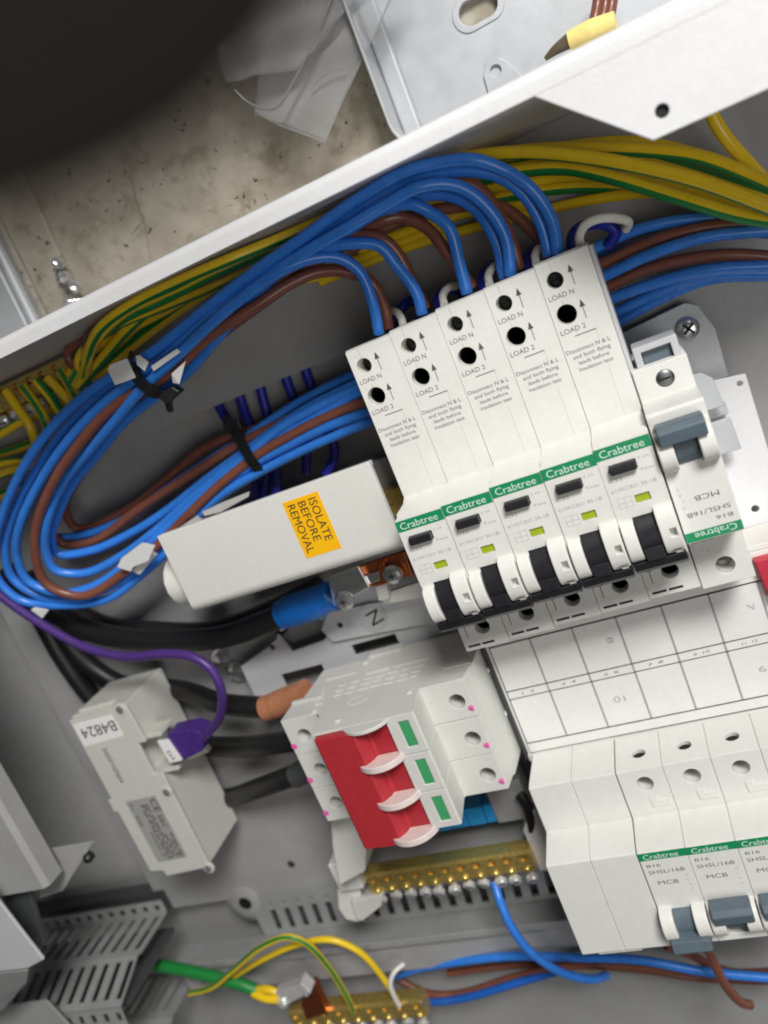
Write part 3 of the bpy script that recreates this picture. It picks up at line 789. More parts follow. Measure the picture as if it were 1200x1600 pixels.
q = [P(586, 917, -33), P(603, 912, -33), P(608, 935, -33), P(592, 940, -33)]
build(MB().prism([(p.x, p.y) for p in q], 'z', -38, -33), 'bar_lug', 'cover_white', nc, bevel=.4, off=o_)

# ------------------------------------------------------------------ metering module on the left
ct = thing('metering_module', 'pale grey plastic metering module labelled B4824', 'module', (-195, -164, -65))
o_ = (195, 164, 65)
ZF = -15.0
body = MB().prism([(-213, -116), (-178, -116), (-178, -213), (-206, -213), (-211, -209), (-213, -205)], 'z', -51, ZF - 2)
bc_ = MB().box(-186, -170, -156, -138, -34, 0)
build(cut(body, bc_), 'body', 'ct_grey', ct, bevel=.5, off=o_)
fr = MB().prism([(-213.6, -117.2), (-177.4, -115.6), (-176.6, -138), (-181.5, -138), (-181.5, -156), (-176.6, -156), (-177.4, -213.4), (-205.5, -214.6), (-206, -211), (-213.8, -210), (-213.9, -172), (-216, -172), (-216, -164.5), (-213.6, -164.5)], 'z', ZF - 1.8, ZF)
build(fr, 'front_cover', 'ct_grey', ct, bevel=.4, off=o_)
build(MB().box(-209, -188, -116.4, -114.4, ZF - 8, ZF - 4), 'top_rib', 'ct_grey', ct, bevel=.4, off=o_)
for q in ((188, 1108), (261, 1237), (326, 1356)):
    p = at(q[0], q[1], ZF)
    build(MB().cyl((p.x, p.y, ZF - 1), (p.x, p.y, ZF + .3), 3.2, n=20), 'screw_boss', 'ct_grey', ct, bevel=.3, off=o_)
    build(MB().lathe((p.x, p.y, ZF), (0, 0, 1), [(0, 2.1), (.8, 2.0), (1.3, 1.1)], 16), 'screw', 'steel', ct, off=o_)
st = build(MB().prism([(-212.2, -119.4), (-187.6, -119.4), (-186.6, -131.8), (-212.4, -132.6)], 'z', ZF - .1, ZF + .12), 'number_sticker', 'sticker_white', ct, off=o_)
st['label'] = 'white sticker printed B4824, upside down'
build(MB().text('B4824', 8.3, (-187.6, -122.6, ZF + .2), (-1, -.01, 0), (.0, -1, 0), width=22.4), 'lettering', 'print_black', st)
build(MB().text('20207107604', 3.8, (-203.2, -135.5, ZF + .1), (0.0, -1, 0), (1, 0, 0), width=21), 'serial_number', 'print_black', ct, off=o_)
st = build(MB().box(-206, -187.2, -205.4, -167.4, ZF - .1, ZF + .12), 'rating_plate', 'plate_label', ct, off=o_)
t = MB(); zz = ZF + .2
t.text('CE', 6, (-191.8, -168.6, zz), (0, -1, 0), (1, 0, 0), width=8); t.text('ERC', 4.2, (-192, -178.5, zz), (0, -1, 0), (1, 0, 0), width=8)
for i, x in enumerate((-204.6, -201.2)): t.text(('A1  IP20', 'MODULE 3P')[i], 2.4, (x, -169.0 if i == 0 else -187, zz), (0, -1, 0), (1, 0, 0), width=(14, 16)[i])
for c_ in range(6):
    y = -171.0; x = -198.4 + c_ * 1.75
    while y > -203.5:
        l = random.uniform(1.2, 5)
        if not (c_ > 2 and y > -189): t.box(x, x + .7, max(y - l, -204.4), y, ZF + .1, zz)
        y -= l + random.uniform(.6, 1.4)
build(t, 'small_print', 'print_black', st)
for q in ((440, 0), ): pass
build(MB().prism([(-177.9, -150), (-165, -156), (-163, -162), (-177.9, -164)], 'z', -40, -36), 'socket_ledge', 'ct_grey', ct, bevel=.4, off=o_)
for y in (-137.0, -157.0):
    build(MB().box(-177.9, -169, y - 1.2, y + 1.2, -30, -18), 'socket_guard', 'ct_grey', ct, bevel=.4, off=o_)

# ------------------------------------------------------------------ wires
def wire(name, pts, r, m, label, group=None, cat='wire', **k):
    b = MB()
    if len(pts) > 8: pts = [pts[0]] + [p + Vector((random.uniform(-.65, .65), random.uniform(-.65, .65), random.uniform(-.5, .5))) for p in pts[1:-1]] + [pts[-1]]
    if m == 'gy':
        b.tube(pts, r, 12, stripe=k.pop('stripe', (0, 1, 2, 3)), twist=k.pop('twist', .8)); ms = ['yellow_wire', 'green_wire']
    else:
        b.tube(pts, r, 12); ms = [m]
    o = build(b, name, ms)
    return tag(o, label, cat, group)
def PX(l): return [at(*q) for q in l]

RB = 2.08
LOOM = 'blue and brown wires of the left loom'
lbB = 'thick blue wire in the loom that loops left from the breaker tops'
lbN = 'thick brown wire in the loom that loops left from the breaker tops'
# (colour, path): breaker top -> tie -> loop at the left -> back along the lower run behind the breakers
loom = [
 ('b', [(872, 396, -9), (862, 345, -6), (832, 292, -2), (790, 263, 0), (740, 252, 2), (688, 255, 3), (632, 272, 4), (560, 314, 5), (470, 378, 6), (380, 437, 6), (300, 498, 6), (236, 548, 6), (140, 609, 4), (80, 668, 2), (35, 735, -3), (4, 802, -8), (-10, 855, -13), (-4, 902, -18), (32, 935, -22), (100, 947, -26), (170, 936, -29), (218, 904, -31), (258, 862, -32), (305, 812, -33), (352, 770, -34), (402, 738, -35), (452, 712, -36), (505, 688, -37), (580, 660, -39), (680, 622, -42)]),
 ('b', [(858, 399, -11), (848, 352, -9), (820, 302, -7), (780, 275, -5), (735, 266, -4), (685, 270, -3), (625, 290, -2), (550, 332, -1), (460, 395, 0), (375, 455, 0), (245, 556, 0), (152, 622, -2), (96, 678, -5), (50, 745, -9), (18, 815, -14), (8, 862, -18), (22, 906, -22), (68, 932, -25), (125, 935, -27), (195, 902, -29), (245, 862, -31), (300, 803, -33), (352, 757, -35), (400, 724, -36), (450, 696, -37), (512, 668, -38), (590, 640, -40), (680, 606, -42)]),
 ('b', [(798, 430, -9), (788, 370, -6), (752, 314, -3), (708, 292, 0), (655, 294, 3), (600, 318, 4), (545, 352, 5), (475, 396, 6), (390, 450, 6), (318, 506, 6), (256, 560, 6), (162, 628, 4), (112, 684, 1), (66, 750, -4), (32, 820, -9), (26, 868, -14), (44, 906, -18), (92, 926, -22), (150, 912, -26), (225, 858, -30), (300, 788, -33), (388, 708, -36), (450, 664, -38), (560, 606, -41), (680, 565, -43)]),
 ('n', [(607, 512, -15), (600, 478, -13), (577, 440, -10), (542, 424, -8), (500, 426, -5), (450, 446, -1), (400, 477, 3), (330, 524, 6), (270, 576, 6), (174, 640, 4), (124, 694, 1), (86, 750, -4), (58, 818, -9), (54, 870, -13), (68, 908, -17), (96, 926, -20), (132, 930, -23), (190, 896, -26), (250, 850, -29), (330, 772, -32), (400, 714, -34), (450, 682, -36), (520, 646, -38), (575, 624, -40), (680, 585, -42)]),
 ('b', [(592, 521, -9), (584, 472, -6), (564, 426, -3), (530, 403, 0), (490, 401, 3), (442, 420, 6), (388, 456, 8), (330, 503, 9), (276, 556, 9), (226, 606, 7), (182, 654, 2), (136, 706, -3), (98, 760, -8), (74, 820, -12), (72, 862, -16), (88, 890, -20), (130, 898, -24), (190, 870, -28), (245, 828, -31), (310, 772, -34), (390, 708, -37), (480, 658, -39), (565, 614, -41), (680, 570, -43)]),
 ('b', [(660, 490, -9), (648, 455, -7), (622, 415, -5), (590, 386, -3), (552, 378, -1), (510, 385, 1), (450, 415, 1), (390, 470, 0), (330, 540, -3), (288, 588, -4), (200, 652, -6), (148, 712, -10), (112, 760, -14), (92, 806, -18), (80, 838, -22), (90, 866, -26), (140, 862, -30), (200, 838, -33), (255, 800, -35), (320, 750, -37), (388, 700, -39), (470, 645, -41), (555, 600, -43), (680, 550, -45)]),
 ('n', [(664, 482, -12), (650, 450, -10), (626, 402, -8), (600, 378, -6), (566, 366, -5), (525, 374, -4), (470, 404, -4), (400, 462, -5), (300, 550, -8), (200, 632, -10), (140, 700, -14), (104, 760, -19), (84, 800, -24), (78, 832, -30), (100, 852, -34), (150, 842, -36), (215, 798, -38), (300, 740, -40), (378, 690, -42), (480, 640, -44), (560, 604, -46), (680, 560, -47)]),
 ('b', [(730, 458, -9), (720, 410, -7), (700, 360, -5), (672, 330, -4), (640, 318, -3), (595, 330, -3), (530, 368, -3), (450, 420, -4), (360, 486, -6), (260, 570, -9), (180, 645, -12), (120, 720, -18), (88, 780, -25), (74, 815, -31), (80, 838, -36), (125, 838, -39), (185, 815, -41), (255, 770, -42), (320, 724, -43), (395, 676, -44), (470, 630, -46), (555, 586, -47), (680, 540, -48)]),
 ('n', [(738, 450, -13), (702, 396, -11), (666, 360, -10), (626, 337, -9), (598, 346, -8), (540, 382, -8), (460, 440, -8), (330, 535, -12), (220, 630, -16), (130, 735, -26), (100, 795, -36), (120, 826, -42), (200, 795, -45), (258, 748, -46), (322, 698, -47), (400, 668, -48), (500, 622, -49), (680, 545, -50)]),
 ('b', [(788, 434, -13), (775, 376, -11), (742, 326, -10), (700, 305, -9), (652, 308, -8), (596, 336, -8), (520, 385, -8)]),
 ('n', [(812, 420, -14), (792, 360, -12), (752, 302, -11), (712, 281, -9), (655, 281, -8), (600, 305, -7), (530, 350, -6), (420, 430, -4), (330, 495, -2), (226, 560, 2)]),
 ('n', [(848, 380, -18), (812, 342, -18), (776, 321, -18), (700, 325, -18), (620, 345, -16), (545, 392, -14)]),
]
LL = ['outermost blue loom wire, front one from the fifth black toggle breaker', 'blue loom wire behind the outermost one from the fifth black toggle breaker',
      'front blue loom wire from the fourth black toggle breaker', 'brown loom wire from the leftmost black toggle breaker, crossing the upper tie',
      'blue loom wire from the leftmost black toggle breaker, on top of the bundle', 'blue loom wire from the second black toggle breaker',
      'brown loom wire from the second black toggle breaker', 'blue loom wire from the middle black toggle breaker', 'brown loom wire from the middle black toggle breaker',
      'rear blue wire from the fourth black toggle breaker', 'brown loom wire from the fourth black toggle breaker', 'lower brown wire from the fifth black toggle breaker']
for L_, (c, path) in zip(LL, loom):
    wire('blue_wire' if c == 'b' else 'brown_wire', PX(path), RB * random.uniform(.97, 1.03), 'blue_wire' if c == 'b' else 'brown_wire', L_, LOOM)

# run leaving to the right behind the last breaker
rr_ = [
 ('b', [(900, 405, -40), (945, 380, -38), (1005, 356, -36), (1100, 340, -36), (1230, 345, -36)]),
 ('n', [(900, 430, -40), (946, 409, -37), (1026, 374, -34), (1125, 352, -33), (1230, 352, -33)]),
 ('b', [(900, 455, -40), (948, 430, -35), (1026, 394, -31), (1105, 370, -30), (1230, 358, -30)]),
 ('n', [(900, 478, -42), (950, 448, -38), (1028, 415, -34), (1130, 398, -32), (1230, 403, -32)]),
 ('b', [(900, 492, -42), (957, 466, -37), (1028, 441, -33), (1110, 421, -31), (1230, 414, -31)]),
 ('b', [(900, 420, -46), (950, 398, -45), (1030, 376, -45), (1120, 360, -44), (1230, 366, -44)]),
 ('b', [(900, 520, -46), (965, 486, -44), (1030, 456, -42), (1110, 430, -41), (1230, 425, -41)]),
 ('b', [(905, 535, -50), (968, 502, -50), (1030, 468, -48), (1110, 436, -47), (1230, 430, -47)]),
]
for c, path in rr_:
    wire('blue_wire' if c == 'b' else 'brown_wire', PX(path), RB, 'blue_wire' if c == 'b' else 'brown_wire',
         'thick %s wire running off right behind the fifth black toggle breaker' % ('blue' if c == 'b' else 'brown'), 'wires leaving to the right')

# navy flying leads seen below the loom and above the breakers
for path in ([(322, 590, -57), (345, 640, -56), (362, 668, -54), (385, 715, -52), (400, 760, -52), (405, 800, -50)],
             [(362, 570, -57), (378, 630, -56), (390, 665, -54), (402, 700, -52)],
             [(400, 555, -57), (408, 610, -56), (418, 650, -55), (430, 720, -52), (432, 775, -50)],
             [(434, 535, -57), (448, 595, -57), (462, 630, -56)],
             [(464, 522, -57), (478, 580, -57), (488, 612, -56), (482, 660, -54), (478, 740, -52)],
             [(508, 668, -55), (520, 690, -55), (522, 715, -54), (508, 742, -52)],
             [(420, 715, -52), (415, 755, -52), (410, 800, -50)]):
    wire('navy_wire', PX(path), 2.3, 'navy_wire', 'navy blue lead passing behind the lower run of the loom', 'navy leads')
loops = [((632, 502), (622, 488), (608, 490), (600, 508)), ((705, 470), (700, 452), (690, 456), (686, 478)), ((770, 440), (768, 420), (778, 410), (788, 420)),
         ((838, 408), (840, 392), (852, 386), (862, 396))]
whl = ['white flying lead stub at the top of the leftmost pair of black toggle breakers', 'white flying lead curling between the second and third black toggle breakers',
       'white flying lead curling between the third and fourth black toggle breakers', 'white flying lead curling between the fourth and fifth black toggle breakers']
WL = [[(612, 486, -22), (620, 488, -17), (627, 497, -13), (630, 510, -10)],
      [(712, 447, -22), (700, 450, -17), (692, 461, -13), (694, 476, -9)],
      [(782, 412, -22), (770, 418, -17), (763, 430, -13), (765, 445, -9)],
      [(852, 384, -22), (842, 388, -17), (836, 398, -13), (838, 412, -9)]]
for k, p_ in enumerate(WL): wire('white_wire', PX(p_), 1.45, 'white_wire', whl[k], 'white flying leads')
wire('white_wire', PX([(907, 385, -9), (905, 370, -10), (914, 352, -12), (935, 342, -15), (962, 341, -19), (982, 347, -24), (978, 358, -28)]), 1.55, 'white_wire', 'large white flying lead loop above the fifth black toggle breaker', 'white flying leads')
for k, p_ in enumerate([[(655, 500, -18), (662, 480, -24), (640, 470, -30), (622, 490, -30), (610, 520, -28)],
            [(690, 490, -14), (685, 465, -20), (700, 450, -28), (720, 455, -30), (730, 480, -28)],
            [(757, 460, -14), (755, 430, -20), (770, 415, -28), (792, 425, -30), (800, 450, -28)],
            [(828, 430, -14), (826, 400, -20), (840, 384, -28), (862, 388, -30), (870, 410, -28)],
            [(897, 400, -16), (895, 368, -20), (915, 352, -26), (945, 350, -32), (962, 362, -34), (950, 385, -36)]]):
    wire('navy_wire', PX(p_), 2.1, 'navy_wire', 'navy lead hooped behind a white flying lead at the breaker tops', 'navy hoops')

# green and yellow earth wires
GY = 'earth wires along the top of the board'
gl = 'green and yellow earth wire running along the top gutter of the board'
gys = [
 [(560, 300, -34), (640, 268, -30), (730, 246, -24), (825, 238, -18), (925, 247, -14), (1025, 266, -10), (1100, 286, -8), (1230, 335, -6)],
 [(700, 262, -40), (800, 238, -34), (900, 232, -28), (1025, 236, -20), (1100, 247, -16), (1230, 300, -12)],
 [(640, 310, -40), (720, 290, -36), (790, 271, -30), (880, 263, -25), (950, 276, -20), (1050, 306, -15), (1150, 336, -12), (1230, 350, -10)],
 [(500, 440, -60), (625, 390, -58), (725, 360, -56), (825, 335, -52), (925, 312, -46), (1025, 301, -40), (1100, 312, -34), (1230, 342, -28)],
 [(620, 330, -52), (755, 295, -48), (830, 284, -44), (905, 274, -40)],
 [(880, 225, -50), (980, 222, -46), (1080, 240, -42), (1230, 292, -36)],
 [(850, 245, -50), (960, 242, -46), (1060, 262, -40), (1230, 318, -30)],
 [(900, 290, -50), (1000, 296, -44), (1100, 318, -38), (1230, 344, -32)],
 [(1108, 170, -30), (1122, 196, -30), (1142, 225, -30), (1168, 255, -32)],
 [(112, 598, -26), (140, 552, -28), (175, 505, -30), (240, 452, -34), (350, 395, -38), (450, 345, -42), (540, 312, -44), (640, 280, -44)],
 [(122, 605, -22), (160, 560, -24), (205, 508, -26), (260, 465, -30), (375, 405, -34), (480, 350, -38), (590, 306, -40)],
 [(150, 590, -30), (200, 545, -32), (300, 470, -36), (400, 408, -40), (500, 362, -44), (600, 325, -46)],
 [(170, 560, -40), (230, 500, -42), (330, 430, -46), (430, 372, -50), (560, 318, -50)],
 [(330, 470, -60), (430, 440, -60), (500, 432, -60), (560, 405, -60), (640, 372, -58), (700, 350, -56)],
 [(560, 390, -62), (640, 360, -62), (730, 332, -60), (840, 318, -56)],
]
gys[4] = [(560, 345, -48), (640, 322, -48), (755, 295, -46), (830, 284, -44), (905, 274, -40), (1000, 282, -34), (1230, 345, -24)]
gys[7] = [(700, 330, -50), (800, 305, -50), (900, 292, -48), (1000, 296, -44), (1100, 318, -38), (1230, 344, -32)]
gys[8] = [(1100, 150, -26), (1120, 194, -27), (1142, 225, -29), (1172, 258, -34), (1210, 300, -42)]
gys[5][0] = (760, 250, -50); gys[6][0] = (740, 270, -50)
for k, p_ in enumerate(gys):
    p_ = [(a, b, max(c, -48.5)) for a, b, c in p_]
    wire('earth_wire', PX(p_), 2.3 if k not in (3, 4, 13, 14) else 2.0, 'gy', gl, GY, stripe=[(11, 0, 1), (10, 11, 0), (9, 10, 11, 0, 1), (3, 4), (5, 6), (0, 1), (6, 7), (9, 10, 11), (5, 6), (8, 9), (10, 11), (6, 7, 8), (10, 11), (4, 5), (11, 0)][k], twist=random.uniform(-.5, .5))
for k, (d0, z0, col) in enumerate(((9, 20, 'gy'), (19, 14, 'gy'), (15, 2, 'n'), (31, 6, 'gy'), (30, -8, 'gy'), (44, -4, 'gy'), (42, -20, 'gy'), (54, -16, 'gy'), (26, -14, 'n'))):
    pth = []
    for i_ in range(-1, 9):
        x_ = 128 + 76 * i_ - 6 * k
        y_ = 560 - .491 * x_ + d0 + 5 * math.sin(i_ * 1.1 + k * 2) + (10 if i_ == 0 else 0) + 0
        zz_ = z0 - 14 - max(0, i_ - 3) * 9
        if i_ < 0: x_, y_, zz_ = 128 + 4 * k, 592 + 3 * k, -24 - k
        if i_ == 0: x_ += 26; zz_ -= 4
        q_ = at(x_, y_, zz_)
        if q_.y > 43.5: q_.y = 43.5
        pth.append(q_)
    if col == 'gy':
        wire('earth_wire', pth, 2.0, 'gy', 'green and yellow earth wire pressed up under the white lip', 'earth wires under the lip', stripe=[(10, 11), (8, 9), (0, 1), (9, 10, 11), (7, 8)][k % 5], twist=random.uniform(-.8, .8))
    else:
        wire('brown_wire', pth, 2.2, 'brown_wire', 'brown wire tucked under the white lip among earth wires', 'brown wires under the lip')
ge = 'green and yellow earth wire hanging from the dark brass bar at top left'
for k, p_ in enumerate([[(10, 612, -34), (28, 638, -30), (45, 662, -28), (55, 690, -30), (60, 720, -40)],
          [(36, 605, -34), (55, 630, -30), (70, 655, -28), (76, 690, -32)],
          [(58, 596, -34), (82, 625, -30), (98, 652, -30), (110, 690, -36)],
          [(76, 592, -34), (98, 615, -30), (116, 640, -32), (130, 680, -40)],
          [(96, 580, -34), (110, 605, -30), (120, 625, -32), (136, 660, -40)],
          [(-20, 690, -36), (40, 655, -40), (90, 632, -44), (130, 600, -46)],
          [(-20, 672, -44), (30, 640, -48), (70, 620, -50), (110, 590, -50)],
          [(-20, 715, -40), (30, 700, -44), (90, 670, -46), (140, 630, -48)],
          [(-20, 732, -34), (10, 722, -34), (50, 718, -36), (110, 700, -40)],
          [(-20, 752, -30), (10, 738, -30), (60, 728, -34), (120, 726, -40), (138, 712, -44), (136, 690, -48)],
          [(-20, 785, -34), (12, 768, -34), (50, 752, -38)]]):
    wire('earth_wire', PX(p_), 2.15, 'gy', ge, 'earth wires at top left', stripe=[(10, 11, 0), (7, 8), (5, 6, 7)][k % 3], twist=random.uniform(-.5, .5))

# lower left and lower run
wire('earth_wire', PX([(296, 1552, -40), (330, 1542, -36), (368, 1516, -30), (415, 1474, -24), (452, 1464, -22), (480, 1474, -24), (512, 1512, -30), (545, 1562, -38), (552, 1580, -42)]), 1.75, 'gy', 'thin green and yellow wire arching highest above the bottom brass bar', stripe=(6, 7))
wire('earth_wire', PX([(318, 1550, -44), (360, 1530, -40), (410, 1500, -36), (462, 1477, -34), (515, 1468, -34), (560, 1486, -36), (600, 1530, -40), (625, 1572, -44)]), 1.75, 'gy', 'second thin green and yellow wire arching behind the first above the bottom brass bar', stripe=(9, 10, 11, 0))
wire('earth_wire', PX([(190, 1490, -50), (225, 1503, -46), (300, 1518, -40), (370, 1536, -38), (408, 1550, -38)]), 3.5, 'gy', 'thick green earth cable from the slotted tray to the steel lug', cat='cable', stripe=(1, 2, 3, 4, 5, 6, 7, 8, 9), twist=.15)
for q_ in ([(400, 1546, -38), (420, 1546, -36), (438, 1553, -36)], [(396, 1552, -36), (414, 1560, -34), (434, 1562, -34)]):
    wire('yellow_core', PX(q_), 2.2, 'yellow_wire', 'short yellow strand at the end of the thick green earth cable', 'yellow strands')
wire('blue_wire', PX([(772, 1378, -32), (782, 1410, -26), (800, 1450, -24), (832, 1490, -26), (880, 1520, -32), (925, 1530, -40), (948, 1524, -48)]), 2.1, 'blue_wire', 'blue wire dropping from the brass bar under the red switch')
wire('blue_wire', PX([(618, 1526, -58), (650, 1514, -54), (720, 1502, -50), (800, 1494, -47), (900, 1496, -45), (1000, 1500, -44), (1100, 1518, -42), (1230, 1530, -40)]), 2.2, 'blue_wire', 'long blue wire along the bottom leaving at the right edge')
wire('blue_wire', PX([(628, 1556, -58), (680, 1565, -54), (740, 1556, -52), (800, 1538, -52), (880, 1515, -54)]), 2.1, 'blue_wire_b', 'lowest blue wire sagging beside the bottom brass bar')
wire('brown_wire', PX([(620, 1530, -60), (670, 1552, -57), (720, 1552, -56), (800, 1528, -56), (880, 1510, -54), (980, 1510, -52), (1100, 1520, -50), (1230, 1526, -50)]), 2.1, 'brown_wire', 'long brown wire along the bottom beside the blue one')
wire('brown_wire', PX([(700, 1520, -64), (800, 1508, -62), (900, 1508, -60), (1000, 1514, -60), (1100, 1528, -60), (1230, 1532, -58)]), 2.1, 'brown_wire', 'brown wire half hidden under the long blue wire at the bottom')
wire('brown_wire', PX([(1040, 1478, -40), (1075, 1490, -44), (1110, 1508, -48), (1150, 1520, -52), (1230, 1518, -54)]), 2.1, 'brown_wire', 'brown wire dropping behind the lower row toggles at bottom right')
wire('brown_wire', PX([(1104, 1478, -20), (1116, 1505, -22), (1134, 1540, -26), (1158, 1566, -32), (1172, 1570, -36)]), 2.2, 'brown_wire', 'brown wire with a cut free end at bottom right')
wire('earth_wire', PX([(630, 1516, -62), (690, 1504, -60), (760, 1494, -58), (840, 1490, -58)]), 1.9, 'gy', 'green and yellow wire just showing above the long blue bottom wire', stripe=(7, 8, 9, 10, 11))
wire('white_wire', PX([(631, 1506, -44), (617, 1518, -40), (610, 1535, -38), (614, 1552, -38), (624, 1572, -40)]), 1.3, 'white_wire', 'white bent wire end standing at the bottom brass bar')

# black supply cables
wire('black_cable', PX([(60, 935, -48), (95, 962, -46), (140, 985, -44), (200, 998, -40), (280, 1001, -36), (360, 992, -32), (450, 958, -30)]), 5.6, 'black_rubber', 'thick black cable running to the blue sleeve', cat='cable')
wire('black_cable', PX([(60, 915, -56), (110, 950, -56), (170, 978, -54), (240, 985, -52), (330, 985, -50), (420, 955, -50), (500, 915, -48)]), 5.0, 'black_rubber', 'thick black cable tucked behind the one with the blue sleeve', cat='cable')
wire('black_cable', PX([(40, 900, -46), (85, 970, -53), (135, 1035, -55), (190, 1070, -56), (240, 1074, -56), (290, 1080, -52), (350, 1100, -38), (425, 1106, -30)]), 5.4, 'black_rubber', 'thick black cable running to the orange brown sleeve', cat='cable')
wire('black_cable', PX([(10, 890, -46), (50, 945, -52), (100, 1030, -55), (160, 1105, -56), (240, 1156, -56), (320, 1166, -54), (380, 1166, -42), (420, 1162, -32), (470, 1155, -28)]), 5.4, 'black_rubber', 'middle black cable between metering module and red switch', cat='cable')
wire('black_cable', PX([(240, 1240, -56), (310, 1252, -56), (360, 1246, -53), (400, 1233, -42), (450, 1215, -31), (500, 1196, -26)]), 5.4, 'black_rubber', 'lowest black cable between metering module and red switch', cat='cable')
slv = build(MB().tube(PX([(440, 961, -30.5), (462, 952, -30), (490, 943, -30), (518, 930, -30)]), lambda t: 7.4 if .12 < t < .8 else 6.9, 20), 'blue_sleeve', 'blue_sleeve')
tag(slv, 'bright blue sleeve on the black cable at the steel clamp', 'sleeve')
slv = build(MB().tube(PX([(414, 1107, -30), (432, 1101, -29.5), (455, 1092, -29), (480, 1082, -28)]), lambda t: 6.5 if t > .3 else 6.2, 20), 'brown_sleeve', 'brown_sleeve')
tag(slv, 'orange brown sleeve on the top black cable entering the red switch', 'sleeve')
slv = build(MB().tube(PX([(462, 1212, -29), (480, 1203, -28), (500, 1196, -27)]), 6.0, 20), 'grey_sleeve', 'dark_clip')
tag(slv, 'grey sleeve on the lowest black cable entering the red switch', 'sleeve')

# purple data lead
pu = thing('purple_lead', 'purple data lead looping into the side of the metering module', 'lead', tuple(at(290, 1165, -20)))
b = at(290, 1165, -20); off_ = (-b.x, -b.y, -b.z)
build(MB().tube(PX([(-20, 912, -22), (20, 945, -20), (70, 978, -18), (130, 1010, -16), (195, 1026, -14), (255, 1022, -12), (300, 1026, -10), (332, 1048, -9), (347, 1085, -10), (343, 1120, -14), (322, 1148, -18), (302, 1160, -20)]), 2.2, 14), 'cord', 'purple_wire', pu, off=off_)
q = [at(*k, -18) for k in ((262, 1145), (300, 1138), (322, 1146), (318, 1172), (290, 1186), (262, 1188))]
pg = build(MB().prism([(p.x, p.y) for p in q], 'z', -28, -17), 'plug', 'purple_plug', pu, bevel=1.0, off=off_)
for i in range(3):
    p0 = at(300 + 7 * i, 1140 + 2 * i, -17); p1 = at(296 + 7 * i, 1180 - 4 * i, -17)
    build(MB().tube([p0 + Vector((0, 0, -.2)), p1 + Vector((0, 0, -.2))], .5, 6), 'plug_rib', 'purple_plug', pg)
q = [at(*k, -16) for k in ((246, 1158), (262, 1156), (284, 1188), (266, 1192))]
sl = build(MB().prism([(p.x, p.y) for p in q], 'z', -17.2, -15.6), 'marker', 'sticker_white', pu, bevel=.2, off=off_)
sl['label'] = 'small white marker printed M2'
c_ = sum(((p.x, p.y) for p in []), ())
a0 = at(268, 1184, -15.5); build(MB().text('M2', 3.0, (a0.x + 2.0, a0.y - 1.0, -15.5), (-.25, .97, 0), (-.97, -.25, 0), width=5.6), 'lettering', 'print_black', sl)

# ------------------------------------------------------------------ cable ties and paper flags
def ring_tie(name, pts, r, label, head):
    o = thing(name, label, 'cable tie', tuple(Vector(pts[0])), 'black cable ties')
    of = tuple(-Vector(pts[0]))
    b = MB()
    P_ = catmull(pts, 6); n = len(P_)
    vs = []; fs = []
    for i, p in enumerate(P_):
        T = (P_[min(i + 1, n - 1)] - P_[max(i - 1, 0)]).normalized()
        N_ = Vector((0, 0, 1)); N_ = (N_ - T * N_.dot(T)).normalized(); S = T.cross(N_)
        for sx, sz in ((-1, -.5), (1, -.5), (1, .5), (-1, .5)): vs.append(p + S * (sx * r) + N_ * (sz * 1.3))
    for i in range(n - 1):
        for k in range(4): fs.append((i * 4 + k, i * 4 + (k + 1) % 4, i * 4 + 4 + (k + 1) % 4, i * 4 + 4 + k))
    fs += [(3, 2, 1, 0), tuple((n - 1) * 4 + k for k in range(4))]
    b._add(vs, fs); build(b, 'strap', 'tie_black', o, off=of)
    q = [Vector(h) for h in head]
    z = q[0].z
    hb = build(MB().prism([(p.x, p.y) for p in q], 'z', z - 5, z), 'head', 'black_plastic', o, bevel=.6, off=of)
    c = sum(q, Vector((0, 0, 0))) / len(q)
    build(MB().box(c.x - 1.2, c.x + 1.2, c.y - 2.6, c.y - 1.0, z - .2, z + .15), 'slot', 'hole_black', hb)
    return o
ring_tie('cable_tie', PX([(203, 556, 0), (206, 572, 8), (216, 592, 11.5), (232, 608, 12), (250, 618, 9), (262, 626, 3)]), 2.1, 'black cable tie around the upper run of the loom',
         PX([(243, 618, 10), (268, 604, 10), (280, 612, 10), (258, 632, 10)]))
build(MB().tube(PX([(262, 622, 6), (264, 632, 4), (266, 640, 2)]), 1.5, 6), 'cut_tail', 'tie_black', bpy.data.objects['cable_tie'], off=tuple(-at(203, 556, 0)))
ring_tie('cable_tie', PX([(352, 655, -42), (366, 672, -34), (380, 696, -31), (392, 718, -30), (406, 736, -34)]), 2.1, 'black cable tie around the lower run of the loom',
         PX([(347, 662, -34), (372, 655, -34), (378, 670, -34), (352, 678, -34)]))

def flag(pts, z, label, th=.35, mat_='sticker_white', crease=0):
    q = [at(*p) for p in pts]
    v0 = [p for p in q]; v1 = [p + Vector((0, 0, -th)) for p in q]; n = len(q)
    b = MB(); b._add(v0 + v1, [list(range(n)), [n + i for i in range(n)][::-1]] + [(i, n + i, n + (i + 1) % n, (i + 1) % n) for i in range(n)])
    o = build(b, 'paper_flag', mat_)
    return tag(o, label, 'label', 'white paper wire flags')
flag([(168, 578, 10), (172, 570, 11), (198, 560, 12), (212, 590, 12), (180, 602, 9)], 0, 'white paper flag wrapped left of the upper cable tie')
flag([(212, 556, 12.5), (218, 555, 13), (232, 566, 13), (226, 580, 13), (214, 570, 12.5)], 0, 'small white paper roll right behind the upper cable tie')
flag([(268, 584, 13), (290, 564, 13), (280, 600, 11), (270, 598, 11)], 0, 'pointed white paper flag right of the upper cable tie')
flag([(236, 572, 12), (276, 545, 12), (282, 550, 12), (240, 580, 12)], 0, 'thin white paper strip between the wires at the upper tie')
